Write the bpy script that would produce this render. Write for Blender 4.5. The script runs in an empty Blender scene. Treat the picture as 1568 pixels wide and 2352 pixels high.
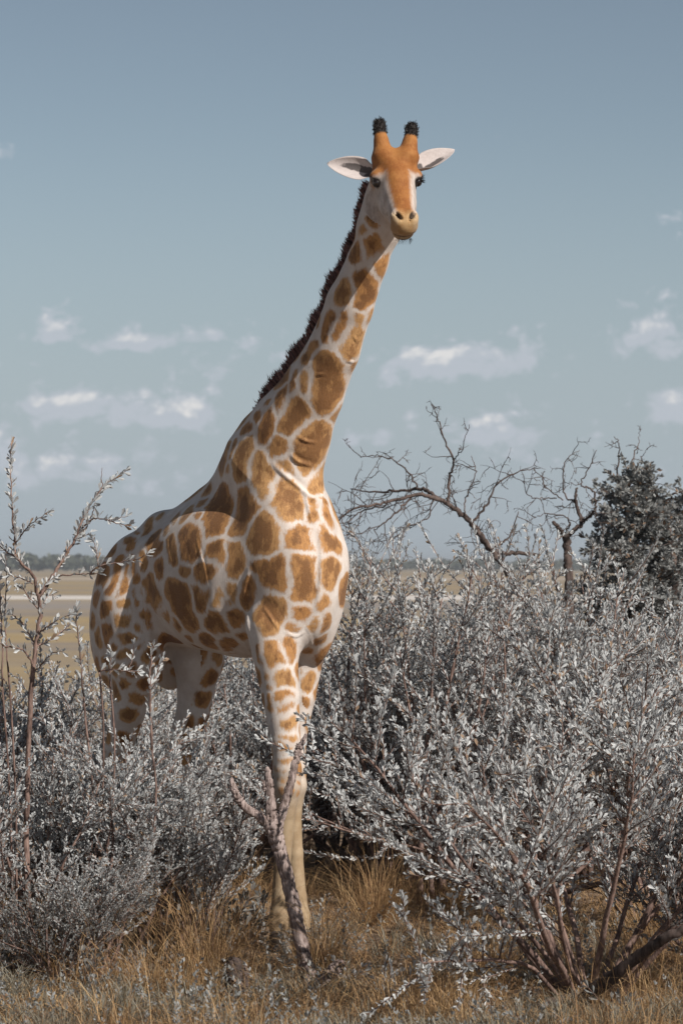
import bpy, math, random
import numpy as np
from mathutils import Vector, Matrix, noise as mnoise
from mathutils.bvhtree import BVHTree

SC = bpy.context.scene
COL = SC.collection
R_ = math.radians

# ------------------------------------------------------------------ camera
CAM_H = 2.08          # eye height, metres
FPX = 6768.0          # focal length in pixels of a 1568 x 2352 frame
cam = bpy.data.cameras.new('camera')
cam.sensor_fit = 'VERTICAL'
cam.sensor_height = 36.0
cam.lens = 36.0 * FPX / 2352.0
cam.shift_y = 124.0 / 2352.0
cam.clip_start = 0.5
cam.clip_end = 30000
cam.dof.use_dof = True
cam.dof.focus_distance = 15.6
cam.dof.aperture_fstop = 6.3
camo = bpy.data.objects.new('camera', cam)
COL.objects.link(camo)
camo.location = (0, 0, CAM_H)
camo.rotation_euler = (math.pi / 2, 0, 0)
SC.camera = camo
SC.render.resolution_x, SC.render.resolution_y = 682, 1024

# ------------------------------------------------------------------ view / sun / sky
vs = SC.view_settings
vs.view_transform = 'Standard'
vs.look = 'None'
vs.exposure = 0.35
vs.gamma = 1.0
SUN = Vector((0.55, -0.56, 0.62)).normalized()     # direction towards the sun
sl = bpy.data.lights.new('sun', 'SUN')
sl.energy = 4.3
sl.angle = R_(0.55)
sl.color = (1.0, 0.945, 0.87)
so = bpy.data.objects.new('sun', sl)
COL.objects.link(so)
so.rotation_euler = SUN.to_track_quat('Z', 'Y').to_euler()
so.location = (0, 0, 30)


class NT:
    """small helper to wire shader nodes"""
    def __init__(self, tree):
        self.t = tree
        tree.nodes.clear()

    def n(self, typ, **kw):
        nd = self.t.nodes.new(typ)
        for k, v in kw.items():
            setattr(nd, k, v)
        return nd

    def put(self, sock, v):
        if v is None:
            return
        if isinstance(v, bpy.types.NodeSocket):
            self.t.links.new(v, sock)
        else:
            try:
                sock.default_value = v
            except (TypeError, ValueError):
                sock.default_value = (*v, 1.0)

    def m(self, op, a, b=None, c=None, clamp=False):
        nd = self.n('ShaderNodeMath', operation=op, use_clamp=clamp)
        self.put(nd.inputs[0], a)
        self.put(nd.inputs[1], b)
        self.put(nd.inputs[2], c)
        return nd.outputs[0]

    def mix(self, f, a, b, mode='MIX'):
        nd = self.n('ShaderNodeMix', data_type='RGBA', blend_type=mode)
        self.put(nd.inputs[0], f)
        self.put(nd.inputs[6], a if isinstance(a, bpy.types.NodeSocket) else (*a, 1.0))
        self.put(nd.inputs[7], b if isinstance(b, bpy.types.NodeSocket) else (*b, 1.0))
        return nd.outputs[2]

    def ramp(self, v, lo, hi, a=0.0, b=1.0, smooth=True):
        nd = self.n('ShaderNodeMapRange', interpolation_type='SMOOTHSTEP' if smooth else 'LINEAR')
        for i, x in enumerate((v, lo, hi, a, b)):
            self.put(nd.inputs[i], x)
        return nd.outputs[0]

    def noise(self, vec, scale, detail=4, rough=0.55, dist=0.0, dim='3D'):
        nd = self.n('ShaderNodeTexNoise', noise_dimensions=dim)
        self.put(nd.inputs['Vector'], vec)
        nd.inputs['Scale'].default_value = scale
        nd.inputs['Detail'].default_value = detail
        nd.inputs['Roughness'].default_value = rough
        nd.inputs['Distortion'].default_value = dist
        return nd

    def attr(self, name, out='Fac'):
        nd = self.n('ShaderNodeAttribute', attribute_name=name)
        return nd.outputs[out]

    def vmul(self, v, s):
        nd = self.n('ShaderNodeVectorMath', operation='MULTIPLY')
        self.put(nd.inputs[0], v)
        nd.inputs[1].default_value = s
        return nd.outputs[0]

    def sep(self, v):
        nd = self.n('ShaderNodeSeparateXYZ')
        self.put(nd.inputs[0], v)
        return nd.outputs

    def comb(self, x, y, z):
        nd = self.n('ShaderNodeCombineXYZ')
        for i, a in enumerate((x, y, z)):
            self.put(nd.inputs[i], a)
        return nd.outputs[0]


world = bpy.data.worlds.new('World')
SC.world = world
world.use_nodes = True
W = NT(world.node_tree)
sky = W.n('ShaderNodeTexSky', sky_type='NISHITA')
sky.sun_disc = False
sky.sun_elevation = math.asin(SUN.z)
sky.sun_rotation = math.atan2(SUN.x, SUN.y)
sky.air_density = 1.0
sky.dust_density = 0.4
sky.ozone_density = 1.0
hs = W.n('ShaderNodeHueSaturation')
hs.inputs['Saturation'].default_value = 0.66
hs.inputs['Value'].default_value = 1.0
W.put(hs.inputs['Color'], sky.outputs[0])
tc = W.n('ShaderNodeTexCoord')
dirv = tc.outputs['Generated']
dx, dy, dz = W.sep(dirv)
el = W.m('ARCSINE', dz)
az = W.m('ARCTAN2', dx, dy)
skyc = W.mix(1.0, hs.outputs[0], (0.85, 0.92, 0.96), 'MULTIPLY')
# pale dusty air low over the plain, all round the horizon
skyc = W.mix(1.0, skyc, W.ramp(el, 0.02, 0.5, 0.80, 0.42), 'MULTIPLY')
skyc = W.mix(W.ramp(el, 0.0, 0.16, 0.90, 0.0), skyc, (4.0, 4.65, 5.3))
# cumulus field: puffs placed by compass bearing and elevation, edges broken by noise
wn = W.noise(W.vmul(dirv, (1, 1, 1.7)), 26, 5, 0.55)
wsep = W.sep(wn.outputs['Color'])
azw = W.m('MULTIPLY_ADD', W.m('SUBTRACT', wsep[0], 0.5), 0.024, az)
elw = W.m('MULTIPLY_ADD', W.m('SUBTRACT', wsep[1], 0.5), 0.014, el)
CLOUDS = [  # centre x, y and half sizes in 1/6768 rad about the view axis, strength
    (150, 768, 46, 34, .9), (128, 735, 16, 26, .8), (310, 792, 75, 24, 1.0), (455, 778, 42, 20, .8),
    (545, 808, 115, 36, .55), (1010, 842, 150, 36, .9), (1045, 815, 62, 26, 1.0), (1195, 822, 46, 42, .65),
    (1535, 775, 80, 46, .75), (1550, 940, 70, 46, .85), (215, 948, 150, 34, 1.0), (405, 952, 80, 34, 1.1),
    (820, 1012, 70, 26, .5), (1150, 1000, 120, 40, .7), (200, 1090, 150, 40, .7), (1545, 530, 30, 22, .6),
    (950, 1000, 90, 18, .5), (10, 1050, 70, 46, .85), (1190, 1060, 90, 34, .55), (380, 1120, 190, 30, .35),
    (1420, 1130, 160, 40, .4), (-20, 370, 30, 20, .6), (1150, 330, 26, 12, .18), (60, 860, 90, 26, .3),
    (520, 850, 120, 30, .35), (900, 870, 130, 30, .5), (1080, 985, 60, 24, .45), (620, 1010, 90, 22, .25), (1330, 1010, 90, 24, .3), (120, 1000, 90, 22, .35),
    (-260, 900, 160, 50, .8), (1900, 880, 200, 55, .8), (2300, 700, 170, 60, .7), (-700, 760, 210, 60, .8)]
acc = lit = None
for cx, cy, sx, sy, st in CLOUDS:
    a0 = (cx - 784) / FPX
    e0 = (1300 - cy) / FPX
    u = W.m('DIVIDE', W.m('SUBTRACT', azw, a0), 1.5 * sx / FPX)
    v = W.m('DIVIDE', W.m('SUBTRACT', elw, e0), 1.7 * sy / FPX)
    vf = W.m('MULTIPLY', v, W.ramp(v, -0.5, 0.1, 1.7, 1.0))     # flatter bases
    r2 = W.m('ADD', W.m('MULTIPLY', u, u), W.m('MULTIPLY', vf, vf))
    g = W.m('MULTIPLY', W.m('POWER', 2.718, W.m('MULTIPLY', r2, -1.0)), st)
    l_ = W.m('MULTIPLY', g, W.ramp(W.m('MULTIPLY_ADD', u, -.25, v), -0.35, 0.55))       # sunlit crowns
    acc = g if acc is None else W.m('MAXIMUM', acc, g)
    lit = l_ if lit is None else W.m('MAXIMUM', lit, l_)
# thin scattered cumulus round the rest of the horizon
fn = W.noise(W.vmul(dirv, (1, 1, 3.2)), 5.5, 6, 0.6)
band = W.m('MULTIPLY', W.ramp(el, 0.005, 0.05), W.ramp(el, 0.30, 0.06))
away = W.ramp(W.m('ABSOLUTE', az), 0.13, 0.4)
gen = W.m('MULTIPLY', W.m('MULTIPLY', W.ramp(fn.outputs[0], 0.50, 0.68), band), away)
acc = W.m('SUBTRACT', W.m('MAXIMUM', acc, gen), W.ramp(acc, .0, .12, .30, .0))
dn = W.noise(W.vmul(dirv, (1, 1, 1.5)), 52, 7, 0.60)
vo = W.n('ShaderNodeTexVoronoi', feature='SMOOTH_F1')
vo.inputs['Scale'].default_value = 95
vo.inputs['Detail'].default_value = 2.0
vo.inputs['Roughness'].default_value = 0.6
vo.inputs['Smoothness'].default_value = 0.35
wv_ = W.n('ShaderNodeVectorMath', operation='MULTIPLY_ADD')
W.put(wv_.inputs[0], wn.outputs['Color'])
wv_.inputs[1].default_value = (.02, .02, .02)
W.put(wv_.inputs[2], W.vmul(dirv, (1, 1, 1.25)))
W.put(vo.inputs['Vector'], wv_.outputs[0])
dnv = W.m('ADD', W.m('MULTIPLY', W.m('SUBTRACT', dn.outputs[0], 0.5), .75), W.m('MULTIPLY', W.m('SUBTRACT', .52, vo.outputs['Distance']), .70))
dens = W.m('MULTIPLY', W.ramp(W.m('MULTIPLY_ADD', dnv, 1.0, acc), -0.04, 0.46), 0.82)
hl = W.ramp(W.m('MULTIPLY_ADD', dnv, 1.0, lit), 0.22, 0.74)
cloudc = W.mix(hl, (5.35, 5.75, 6.4), (8.6, 8.4, 8.3))
final = W.mix(dens, skyc, cloudc)
bg = W.n('ShaderNodeBackground')
W.put(bg.inputs[0], final)
bg.inputs[1].default_value = 0.074
wo = W.n('ShaderNodeOutputWorld')
W.put(wo.inputs[0], bg.outputs[0])


# ------------------------------------------------------------------ small helpers
def at(px, py, Y):
    """world point that lies at distance Y and is seen at px, py of the 1568 x 2352 frame"""
    return np.array(((px - 784) / FPX * Y, Y, CAM_H - (py - 1300) / FPX * Y))


def ground_y(py):
    return FPX * CAM_H / (py - 1300.0)


def tag(o, label=None, cat=None, group=None, kind=None):
    for k, v in (('label', label), ('category', cat), ('group', group), ('kind', kind)):
        if v:
            o[k] = v
    return o


def empty(name, loc):
    o = bpy.data.objects.new(name, None)
    COL.objects.link(o)
    o.location = loc
    o.empty_display_size = 0.2
    return o


def make_mesh(name, V, F, mat, attrs=None, smooth=True):
    V = np.asarray(V, np.float32)
    F = np.asarray(F, np.int32)
    me = bpy.data.meshes.new(name)
    k = F.shape[1]
    me.vertices.add(len(V))
    me.vertices.foreach_set('co', V.ravel())
    me.loops.add(F.size)
    me.loops.foreach_set('vertex_index', F.ravel())
    me.polygons.add(len(F))
    me.polygons.foreach_set('loop_start', np.arange(0, F.size, k, dtype=np.int32))
    me.polygons.foreach_set('loop_total', np.full(len(F), k, np.int32))
    me.polygons.foreach_set('use_smooth', np.full(len(F), smooth, bool))
    me.update(calc_edges=True)
    me.validate()
    for an, av in (attrs or {}).items():
        a = me.attributes.new(an, 'FLOAT', 'POINT')
        a.data.foreach_set('value', np.asarray(av, np.float32))
    if mat:
        for mm in (mat if isinstance(mat, (list, tuple)) else [mat]):
            me.materials.append(mm)
    return me


def link(name, me, parent=None):
    o = bpy.data.objects.new(name, me)
    COL.objects.link(o)
    if parent is not None:
        o.parent = parent
    return o


class Buf:
    """collects vertices and triangles for one mesh"""
    def __init__(self):
        self.V, self.F, self.A, self.n = [], [], [], 0

    def add(self, V, F, a=0.0):
        V = np.asarray(V, np.float32)
        self.V.append(V)
        self.F.append(np.asarray(F, np.int32) + self.n)
        self.A.append(np.broadcast_to(np.asarray(a, np.float32), (len(V),)))
        self.n += len(V)

    def mesh(self, name, mat, off=None, smooth=True):
        V = np.concatenate(self.V)
        if off is not None:
            V = V - np.asarray(off, np.float32)
        return make_mesh(name, V, np.concatenate(self.F), mat, {'rnd': np.concatenate(self.A)}, smooth)


def nrm(v):
    return v / (np.linalg.norm(v, axis=-1, keepdims=True) + 1e-9)


def tube(buf, pts, rad, sides=5, a=0.0, ridge=0.0, seed=0, cap=True):
    """round tapering tube along pts; ridge > 0 gives long fibrous grooves"""
    pts = np.asarray(pts, float)
    rad = np.asarray(rad, float)
    n = len(pts)
    T = nrm(np.gradient(pts, axis=0))
    ref = np.array((0.13, 0.97, 0.21)) if abs(T[0][1]) < 0.8 else np.array((0.9, 0.1, 0.4))
    U = nrm(np.cross(T, ref))
    Wv = np.cross(T, U)
    ang = np.arange(sides) * 2 * math.pi / sides
    rr = np.repeat(rad[:, None], sides, 1)
    if ridge:
        rg = np.random.default_rng(seed)
        ph = rg.random(5) * 6.28
        tw = np.linspace(0, 1.8, n)[:, None]
        g = np.sin(ang * 3 + ph[0] + tw) * .5 + np.sin(ang * 5 + ph[1] - tw * 1.4) * .6 + np.sin(ang * 8 + ph[2] + tw * 2) * .5
        lump = np.sin(np.linspace(0, n * .55, n) + ph[3])[:, None] * .35
        rr = rr * (1 + ridge * (g + lump + rg.normal(0, .28, (n, sides))))
    V = pts[:, None, :] + rr[..., None] * (np.cos(ang)[None, :, None] * U[:, None, :] + np.sin(ang)[None, :, None] * Wv[:, None, :])
    V = V.reshape(-1, 3)
    i = np.arange(n - 1)[:, None] * sides
    j = np.arange(sides)[None, :]
    j2 = (j + 1) % sides
    q = np.stack([i + j, i + j2, i + sides + j2, i + sides + j], -1).reshape(-1, 4)
    F = np.concatenate([q[:, [0, 1, 2]], q[:, [0, 2, 3]]])
    if cap:
        V = np.concatenate([V, pts[[-1]] + T[[-1]] * rad[-1] * .6, pts[[0]]])
        e = (n - 1) * sides
        jj = np.arange(sides)
        F = np.concatenate([F, np.stack([e + jj, e + (jj + 1) % sides, np.full(sides, n * sides)], -1),
                            np.stack([(jj + 1) % sides, jj, np.full(sides, n * sides + 1)], -1)])
    buf.add(V, F, a)


def smooth_path(ctrl, n):
    """Catmull-Rom through control rows (any number of columns)"""
    c = np.asarray(ctrl, float)
    c = np.vstack([2 * c[0] - c[1], c, 2 * c[-1] - c[-2]])
    t = np.linspace(0, len(c) - 3 - 1e-6, n)
    i = t.astype(int)
    f = (t - i)[:, None]
    p0, p1, p2, p3 = c[i], c[i + 1], c[i + 2], c[i + 3]
    return .5 * (2 * p1 + (p2 - p0) * f + (2 * p0 - 5 * p1 + 4 * p2 - p3) * f ** 2 + (3 * p1 - p0 - 3 * p2 + p3) * f ** 3)


# ------------------------------------------------------------------ materials
def principled(name, rough=0.7, spec=0.3):
    m = bpy.data.materials.new(name)
    m.use_nodes = True
    N = NT(m.node_tree)
    b = N.n('ShaderNodeBsdfPrincipled')
    b.inputs['Roughness'].default_value = rough
    b.inputs['Specular IOR Level'].default_value = spec
    o = N.n('ShaderNodeOutputMaterial')
    N.put(o.inputs[0], b.outputs[0])
    return m, N, b


def bump(N, b, h, strength, dist):
    nd = N.n('ShaderNodeBump')
    nd.inputs['Strength'].default_value = strength
    nd.inputs['Distance'].default_value = dist
    N.put(nd.inputs['Height'], h)
    N.put(b.inputs['Normal'], nd.outputs[0])


def leaf_material(name, c0, c1, c2, rough=0.55, trans=0.18):
    m, N, b = principled(name, rough, 0.25)
    r = N.attr('rnd')
    oi = N.n('ShaderNodeObjectInfo').outputs['Random']
    r2 = N.m('FRACT', N.m('MULTIPLY', N.m('ADD', r, N.m('MULTIPLY', oi, 0.3)), 7.31))
    c = N.mix(r, c0, c1)
    c = N.mix(N.m('GREATER_THAN', r2, 0.94), c, c2)
    N.put(b.inputs['Base Color'], c)
    t = N.n('ShaderNodeBsdfTranslucent')
    N.put(t.inputs[0], c)
    mx = N.n('ShaderNodeMixShader')
    mx.inputs[0].default_value = trans
    N.put(mx.inputs[1], b.outputs[0])
    N.put(mx.inputs[2], t.outputs[0])
    out = [x for x in N.t.nodes if x.type == 'OUTPUT_MATERIAL'][0]
    N.put(out.inputs[0], mx.outputs[0])
    return m


def wood_material(name, c0, c1, scale=60, streak=(1, 1, 0.18), bs=0.5, bd=0.004):
    m, N, b = principled(name, 0.85, 0.15)
    g = N.n('ShaderNodeTexCoord').outputs['Object']
    n1 = N.noise(N.vmul(g, streak), scale, 5, 0.6)
    n2 = N.noise(g, 9, 3, 0.5)
    f = N.ramp(N.m('MULTIPLY_ADD', n2.outputs[0], 0.6, N.m('SUBTRACT', n1.outputs[0], 0.3)), 0.25, 0.75)
    f = N.m('MULTIPLY_ADD', N.m('SUBTRACT', N.attr('rnd'), 0.5), 0.4, f, clamp=True)
    N.put(b.inputs['Base Color'], N.mix(f, c0, c1))
    bump(N, b, n1.outputs[0], bs, bd)
    return m


M_LEAF = leaf_material('silver_leaf', (.36, .37, .372), (.66, .67, .672), (.36, .25, .17), .55, .30)
M_LEAF_D = leaf_material('dull_grey_leaf', (.19, .195, .19), (.36, .365, .36), (.24, .16, .11), .55, .25)
M_LEAF_F = leaf_material('low_plant_leaf', (.13, .135, .13), (.25, .25, .245), (.2, .17, .14))
M_TWIG = wood_material('shrub_twig', (.075, .048, .041), (.28, .19, .16), 70, (1, 1, .3), .8, .006)
M_THORN = wood_material('thorn_wood', (.04, .03, .027), (.135, .10, .088), 50)
M_DEAD = wood_material('weathered_dead_wood', (.10, .068, .058), (.46, .37, .345), 130, (1, 1, .10), 0.9, 0.006)
M_STRAW = leaf_material('dry_straw', (.27, .15, .07), (.58, .395, .205), (.20, .12, .07), 0.6, 0.25)
M_GGRASS = leaf_material('grey_grass', (.13, .118, .088), (.29, .262, .205), (.38, .27, .14), 0.6, 0.2)
# ------------------------------------------------------------------ giraffe
G0 = np.array((-0.2, 16.0))                       # ground point midway between the forefeet
GF = np.array((0.682, -0.731)); GF /= np.linalg.norm(GF)      # the way its body faces
GR = np.array((GF[1], -GF[0]))                    # its right hand side


def to_loc(P):
    P = np.asarray(P, float)
    d = P[..., :2] - G0
    return np.stack([d @ GF, d @ GR, P[..., 2]], -1)


def to_wld(L):
    L = np.asarray(L, float)
    xy = G0 + L[..., [0]] * GF + L[..., [1]] * GR
    return np.concatenate([xy, L[..., [2]]], -1)


def PL(px, py, r=0.0):
    """local point on the fore-and-aft plane r seen at px, py"""
    a = (px - 784) / FPX
    Y = (r + G0 @ GR) / (a * GR[0] + GR[1])
    return to_loc(at(px, py, Y))


PR = []           # primitives: (kind, data, k, lo, hi)


def cap(a, b, ra, rb, k=0.05, e=1.0):
    a, b = np.array(a, float), np.array(b, float)
    m = max(ra, rb)
    PR.append(('cap', (a, b, ra, rb, e), k, np.minimum(a, b) - m, np.maximum(a, b) + m))


def ell(c, rad, k=0.05, rot=None, sub=False):
    c, rad = np.array(c, float), np.array(rad, float)
    m = rad.max()
    PR.append(('sub' if sub else 'ell', (c, rad, None if rot is None else np.array(rot, float)), k, c - m, c + m))


def chain(pts, k=0.05, e=1.0):
    for (p, ra), (q, rb) in zip(pts[:-1], pts[1:]):
        cap(p, q, ra, rb, k, e)


def prim_eval(pr, P):
    kind, dat = pr[0], pr[1]
    if kind == 'cap':
        a, b, ra, rb, e = dat
        ba = b - a
        h = np.clip(((P - a) @ ba) / (ba @ ba), 0, 1)
        v = P - a - h[..., None] * ba
        if e != 1.0:
            v = v / np.array((1, e, 1))
        return (np.sqrt((v * v).sum(-1)) - (ra + (rb - ra) * h)) * (e ** .5)
    c, rad, rot = dat
    q = P - c
    if rot is not None:
        q = q @ rot.T
    k0 = np.sqrt(((q / rad) ** 2).sum(-1)) + 1e-6
    k1 = np.sqrt(((q / rad ** 2) ** 2).sum(-1)) + 1e-6
    return k0 * (k0 - 1) / k1


def blend(D, d, k, sub):
    if sub:
        d = -d
        h = np.clip(k - np.abs(D - d), 0, None) / k
        return np.maximum(D, d) + h * h * k * .25
    h = np.clip(k - np.abs(D - d), 0, None) / k
    return np.minimum(D, d) - h * h * k * .25


def field(P):
    D = np.full(len(P), 0.6)
    for pr in PR:
        m = 0.12 + pr[2]
        ok = np.where(np.all((P > pr[3] - m) & (P < pr[4] + m), -1))[0]
        if len(ok):
            D[ok] = blend(D[ok], prim_eval(pr, P[ok]), pr[2], pr[0] == 'sub')
    return D


# --- neck, in the fore-and-aft plane (image outlines give the radii)
NECK = [(PL(626, 1085), .335), (PL(664, 1000), .262), (PL(718, 900), .190), (PL(768, 800), .150),
        (PL(803, 700), .136), (PL(844, 600), .112), (PL(872, 520), .106), (PL(888, 462), .108)]
for i in range(len(NECK) - 1):
    cap(NECK[i][0], NECK[i + 1][0], NECK[i][1] + .006, NECK[i + 1][1] + .006, 0.022, .66 + .03 * i)
# --- trunk
ell((-.12, 0, 2.10), (.32, .225, .50), .10)
ell((-.50, 0, 2.04), (.60, .305, .47), .10)
ell((-.92, 0, 2.00), (.52, .265, .385), .10)
ell((-1.24, 0, 1.96), (.34, .225, .32), .10)
chain([((-.14, 0, 2.62), .10), ((-.45, 0, 2.48), .09), ((-.85, 0, 2.375), .075), ((-1.20, 0, 2.29), .065), ((-1.48, 0, 2.10), .06)], .12)
chain([(PL(600, 1000), .12), (PL(548, 1085), .10), (PL(490, 1150), .09)], .08, .8)       # crest running into the withers
ell((.03, 0, 1.96), (.15, .13, .28), .10)                                  # breast
for sg in (1, -1):
    ell((-.08, sg * .165, 2.14), (.19, .095, .38), .09, [[.97, 0, .22], [0, 1, 0], [-.22, 0, .97]])   # shoulder blade
    ell((.05, sg * .118, 2.10), (.125, .100, .175), .045)                 # point of the shoulder
    ell((-.065, sg * .122, 1.80), (.150, .095, .26), .08)                   # upper arm
    ell((-1.30, sg * .135, 2.00), (.25, .11, .25), .08)                    # hip
    ell((-1.37, sg * .190, 1.74), (.225, .120, .38), .09)                  # thigh
    ell((-1.16, sg * .20, 1.72), (.12, .085, .24), .08)                    # stifle
    ell((-.60, sg * .125, 2.03), (.46, .19, .37), .10)                     # barrel of the ribs
    cap((-1.10, sg * .175, 2.16), (-1.20, sg * .19, 1.9), .07, .07, .06)   # hip corner and flank fold
# ribs: faint long swellings on both flanks
for sg in (1, -1):
    for i in range(5):
        s0 = -.36 - .125 * i
        cap((s0, sg * (.248 - .004 * i), 2.20 - .03 * i), (s0 - .05, sg * (.272 - .004 * i), 1.86), .020, .030, .06)
# --- forelegs
RF = [(PL(622, 1440, .17), .135), (PL(632, 1500, .165), .120), (PL(645, 1600, .15), .096), (PL(655, 1700, .14), .076), (PL(660, 1768, .13), .071),
      (PL(660, 1808, .13), .068), (PL(657, 1865, .125), .046), (PL(648, 1990, .12), .040), (PL(645, 2095, .12), .052), (PL(642, 2118, .12), .056), (PL(644, 2150, .12), .05), (PL(646, 2172, .12), .060)]
LF = [(PL(706, 1420, -.15), .110), (PL(703, 1500, -.14), .096), (PL(688, 1600, -.12), .082), (PL(673, 1700, -.10), .066), (PL(675, 1768, -.09), .062),
      (PL(676, 1805, -.09), .062), (PL(672, 1865, -.09), .044), (PL(677, 1960, -.09), .040), (PL(684, 2060, -.09), .042), (PL(688, 2105, -.09), .052), (PL(693, 2138, -.09), .050), (PL(692, 2150, -.09), .060)]
for leg_ in (RF, LF):
    cap(leg_[0][0], leg_[1][0], leg_[0][1], leg_[1][1], .05)
    chain([(p, r + .004) for p, r in leg_[1:]], .016)
# --- hind legs
for sg, ds in ((1, 0), (-1, .16)):
    H = [((-1.28 + ds * .3, sg * .18, 1.85), .175), ((-1.20 + ds * .6, sg * .185, 1.55), .135), ((-1.30 + ds, sg * .175, 1.25), .092), ((-1.42 + ds, sg * .165, 1.0), .072),
         ((-1.44 + ds, sg * .16, .90), .066), ((-1.40 + ds, sg * .15, .75), .050), ((-1.37 + ds, sg * .15, .30), .046), ((-1.34 + ds, sg * .15, .20), .055), ((-1.30 + ds, sg * .15, .09), .05), ((-1.27 + ds, sg * .15, .062), .060)]
    cap(H[0][0], H[1][0], H[0][1], H[1][1], .06)
    cap(H[1][0], H[2][0], H[1][1], H[2][1], .05)
    chain([(p, r + .004) for p, r in H[2:]], .016)
# --- tail
chain([((-1.56, 0, 2.12), .05), ((-1.60, -.04, 2.0), .032), ((-1.61, -.06, 1.7), .02), ((-1.61, -.06, 1.4), .016)], .05)
# --- head: its own axes (across, along the nose, out of the forehead)
HC = to_loc(at(911, 414, 15.36))
hn = np.array((0.115, -0.60, -0.79)); hn /= np.linalg.norm(hn)
hu = np.array((1.0, 0.11, 0.0)); hu -= hn * (hu @ hn); hu /= np.linalg.norm(hu)
hw = np.cross(hn, hu)
if hw[1] > 0:
    hw = -hw
HM = np.stack([np.array((v[:2] @ GF, v[:2] @ GR, v[2])) for v in (hu, hn, hw)])      # rows: head axes in local space


def HD(u, n, w):
    return HC + u * HM[0] + n * HM[1] + w * HM[2]


ell(HD(0, -.075, -.055), (.112, .150, .105), .05, HM)                       # skull
cap(HD(0, -.15, -.09), NECK[-2][0], .085, .105, .07)                        # nape
ell(HD(0, -.045, .035), (.062, .105, .045), .05, HM)                        # forehead boss
cap(HD(0, .02, -.035), HD(0, .30, -.012), .092, .058, .05)                  # nose bridge
cap(HD(0, .01, -.120), HD(0, .27, -.075), .085, .046, .022)                 # jaw
for sg in (1, -1):
    ell(HD(sg * .094, -.030, -.004), (.046, .040, .040), .03, HM)           # eye socket
    ell(HD(sg * .060, .055, -.080), (.042, .13, .062), .022, HM)              # cheek
    ell(HD(sg * .037, .290, .022), (.036, .050, .033), .020, HM)            # nostril wing
ell(HD(0, .312, -.026), (.069, .042, .053), .03, HM)                        # upper lip
ell(HD(0, .303, -.074), (.055, .046, .034), .016, HM)                       # lower lip
HORN = []
for bx, bz, tx, tz in ((-.072, .135, -.090, .300), (.060, .135, .079, .283)):
    wb = to_wld(HC) + np.array((bx, .055, bz))
    wt = to_wld(HC) + np.array((tx, .085, tz))
    lb, lt = to_loc(wb), to_loc(wt)
    md = lb + (lt - lb) * .45
    cap(lb, md, .060, .033, .055)
    cap(md, lt, .033, .030, .03)
    HORN.append((wb, wt))
for sg in (1, -1):                                                          # nostril slits
    rot = np.array([[.80, sg * .6, 0], [-sg * .6, .80, 0], [0, 0, 1]]) @ HM
    ell(HD(sg * .036, .300, .046), (.0115, .034, .026), .008, rot, True)
ell(HD(0, .34, -.058), (.075, .045, .0045), .010, HM, True)                 # mouth line
# --- polygonise: surface nets on a grid, then refine onto the exact surface
def surface_nets():
    h = .017
    lo = np.min([p[3] for p in PR], 0) - .06
    hi = np.max([p[4] for p in PR], 0) + .06
    n = np.ceil((hi - lo) / h).astype(int) + 1
    D = np.full(n, .6, np.float32)
    ax = [lo[i] + h * np.arange(n[i]) for i in range(3)]
    for pr in PR:
        m = .10 + pr[2]
        i0 = np.clip(np.floor((pr[3] - m - lo) / h).astype(int), 0, n)
        i1 = np.clip(np.ceil((pr[4] + m - lo) / h).astype(int) + 1, 0, n)
        sl_ = tuple(slice(a, b) for a, b in zip(i0, i1))
        g = np.stack(np.meshgrid(*[ax[i][sl_[i]] for i in range(3)], indexing='ij'), -1)
        D[sl_] = blend(D[sl_], prim_eval(pr, g), pr[2], pr[0] == 'sub')
    ins = D < 0
    cs = np.zeros(n - 1, np.int8)
    for a in (0, 1):
        for b in (0, 1):
            for c in (0, 1):
                cs += ins[a:n[0] - 1 + a, b:n[1] - 1 + b, c:n[2] - 1 + c]
    cell = np.argwhere((cs > 0) & (cs < 8))
    idx = np.full(n - 1, -1, np.int32)
    idx[tuple(cell.T)] = np.arange(len(cell))
    acc_ = np.zeros((len(cell), 3))
    cnt = np.zeros(len(cell))
    cor = [(a, b, c) for a in (0, 1) for b in (0, 1) for c in (0, 1)]
    for i in range(8):
        for j in range(i + 1, 8):
            if sum(abs(cor[i][k] - cor[j][k]) for k in range(3)) != 1:
                continue
            ca, cb = np.array(cor[i]), np.array(cor[j])
            da = D[tuple((cell + ca).T)]
            db = D[tuple((cell + cb).T)]
            x = (da < 0) != (db < 0)
            t = np.where(x, da / np.where(x, da - db, 1), 0)
            acc_ += np.where(x[:, None], ca + (cb - ca) * t[:, None], 0)
            cnt += x
    V = lo + h * (cell + acc_ / cnt[:, None])
    Q = []
    for axis in range(3):
        u, v = (axis + 1) % 3, (axis + 2) % 3
        a = np.take(ins, np.arange(n[axis] - 1), axis)
        b = np.take(ins, np.arange(1, n[axis]), axis)
        e = np.argwhere(a != b)
        e = e[(e[:, u] > 0) & (e[:, v] > 0) & (e[:, u] < n[u] - 1) & (e[:, v] < n[v] - 1)]
        du, dv = np.eye(3, dtype=int)[u], np.eye(3, dtype=int)[v]
        q = np.stack([idx[tuple((e - o).T)] for o in (du + dv, dv, 0 * du, du)], -1)
        fl = a[tuple(e.T)]
        q[~fl] = q[~fl][:, ::-1]
        Q.append(q)
    return V, np.concatenate(Q)


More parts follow.
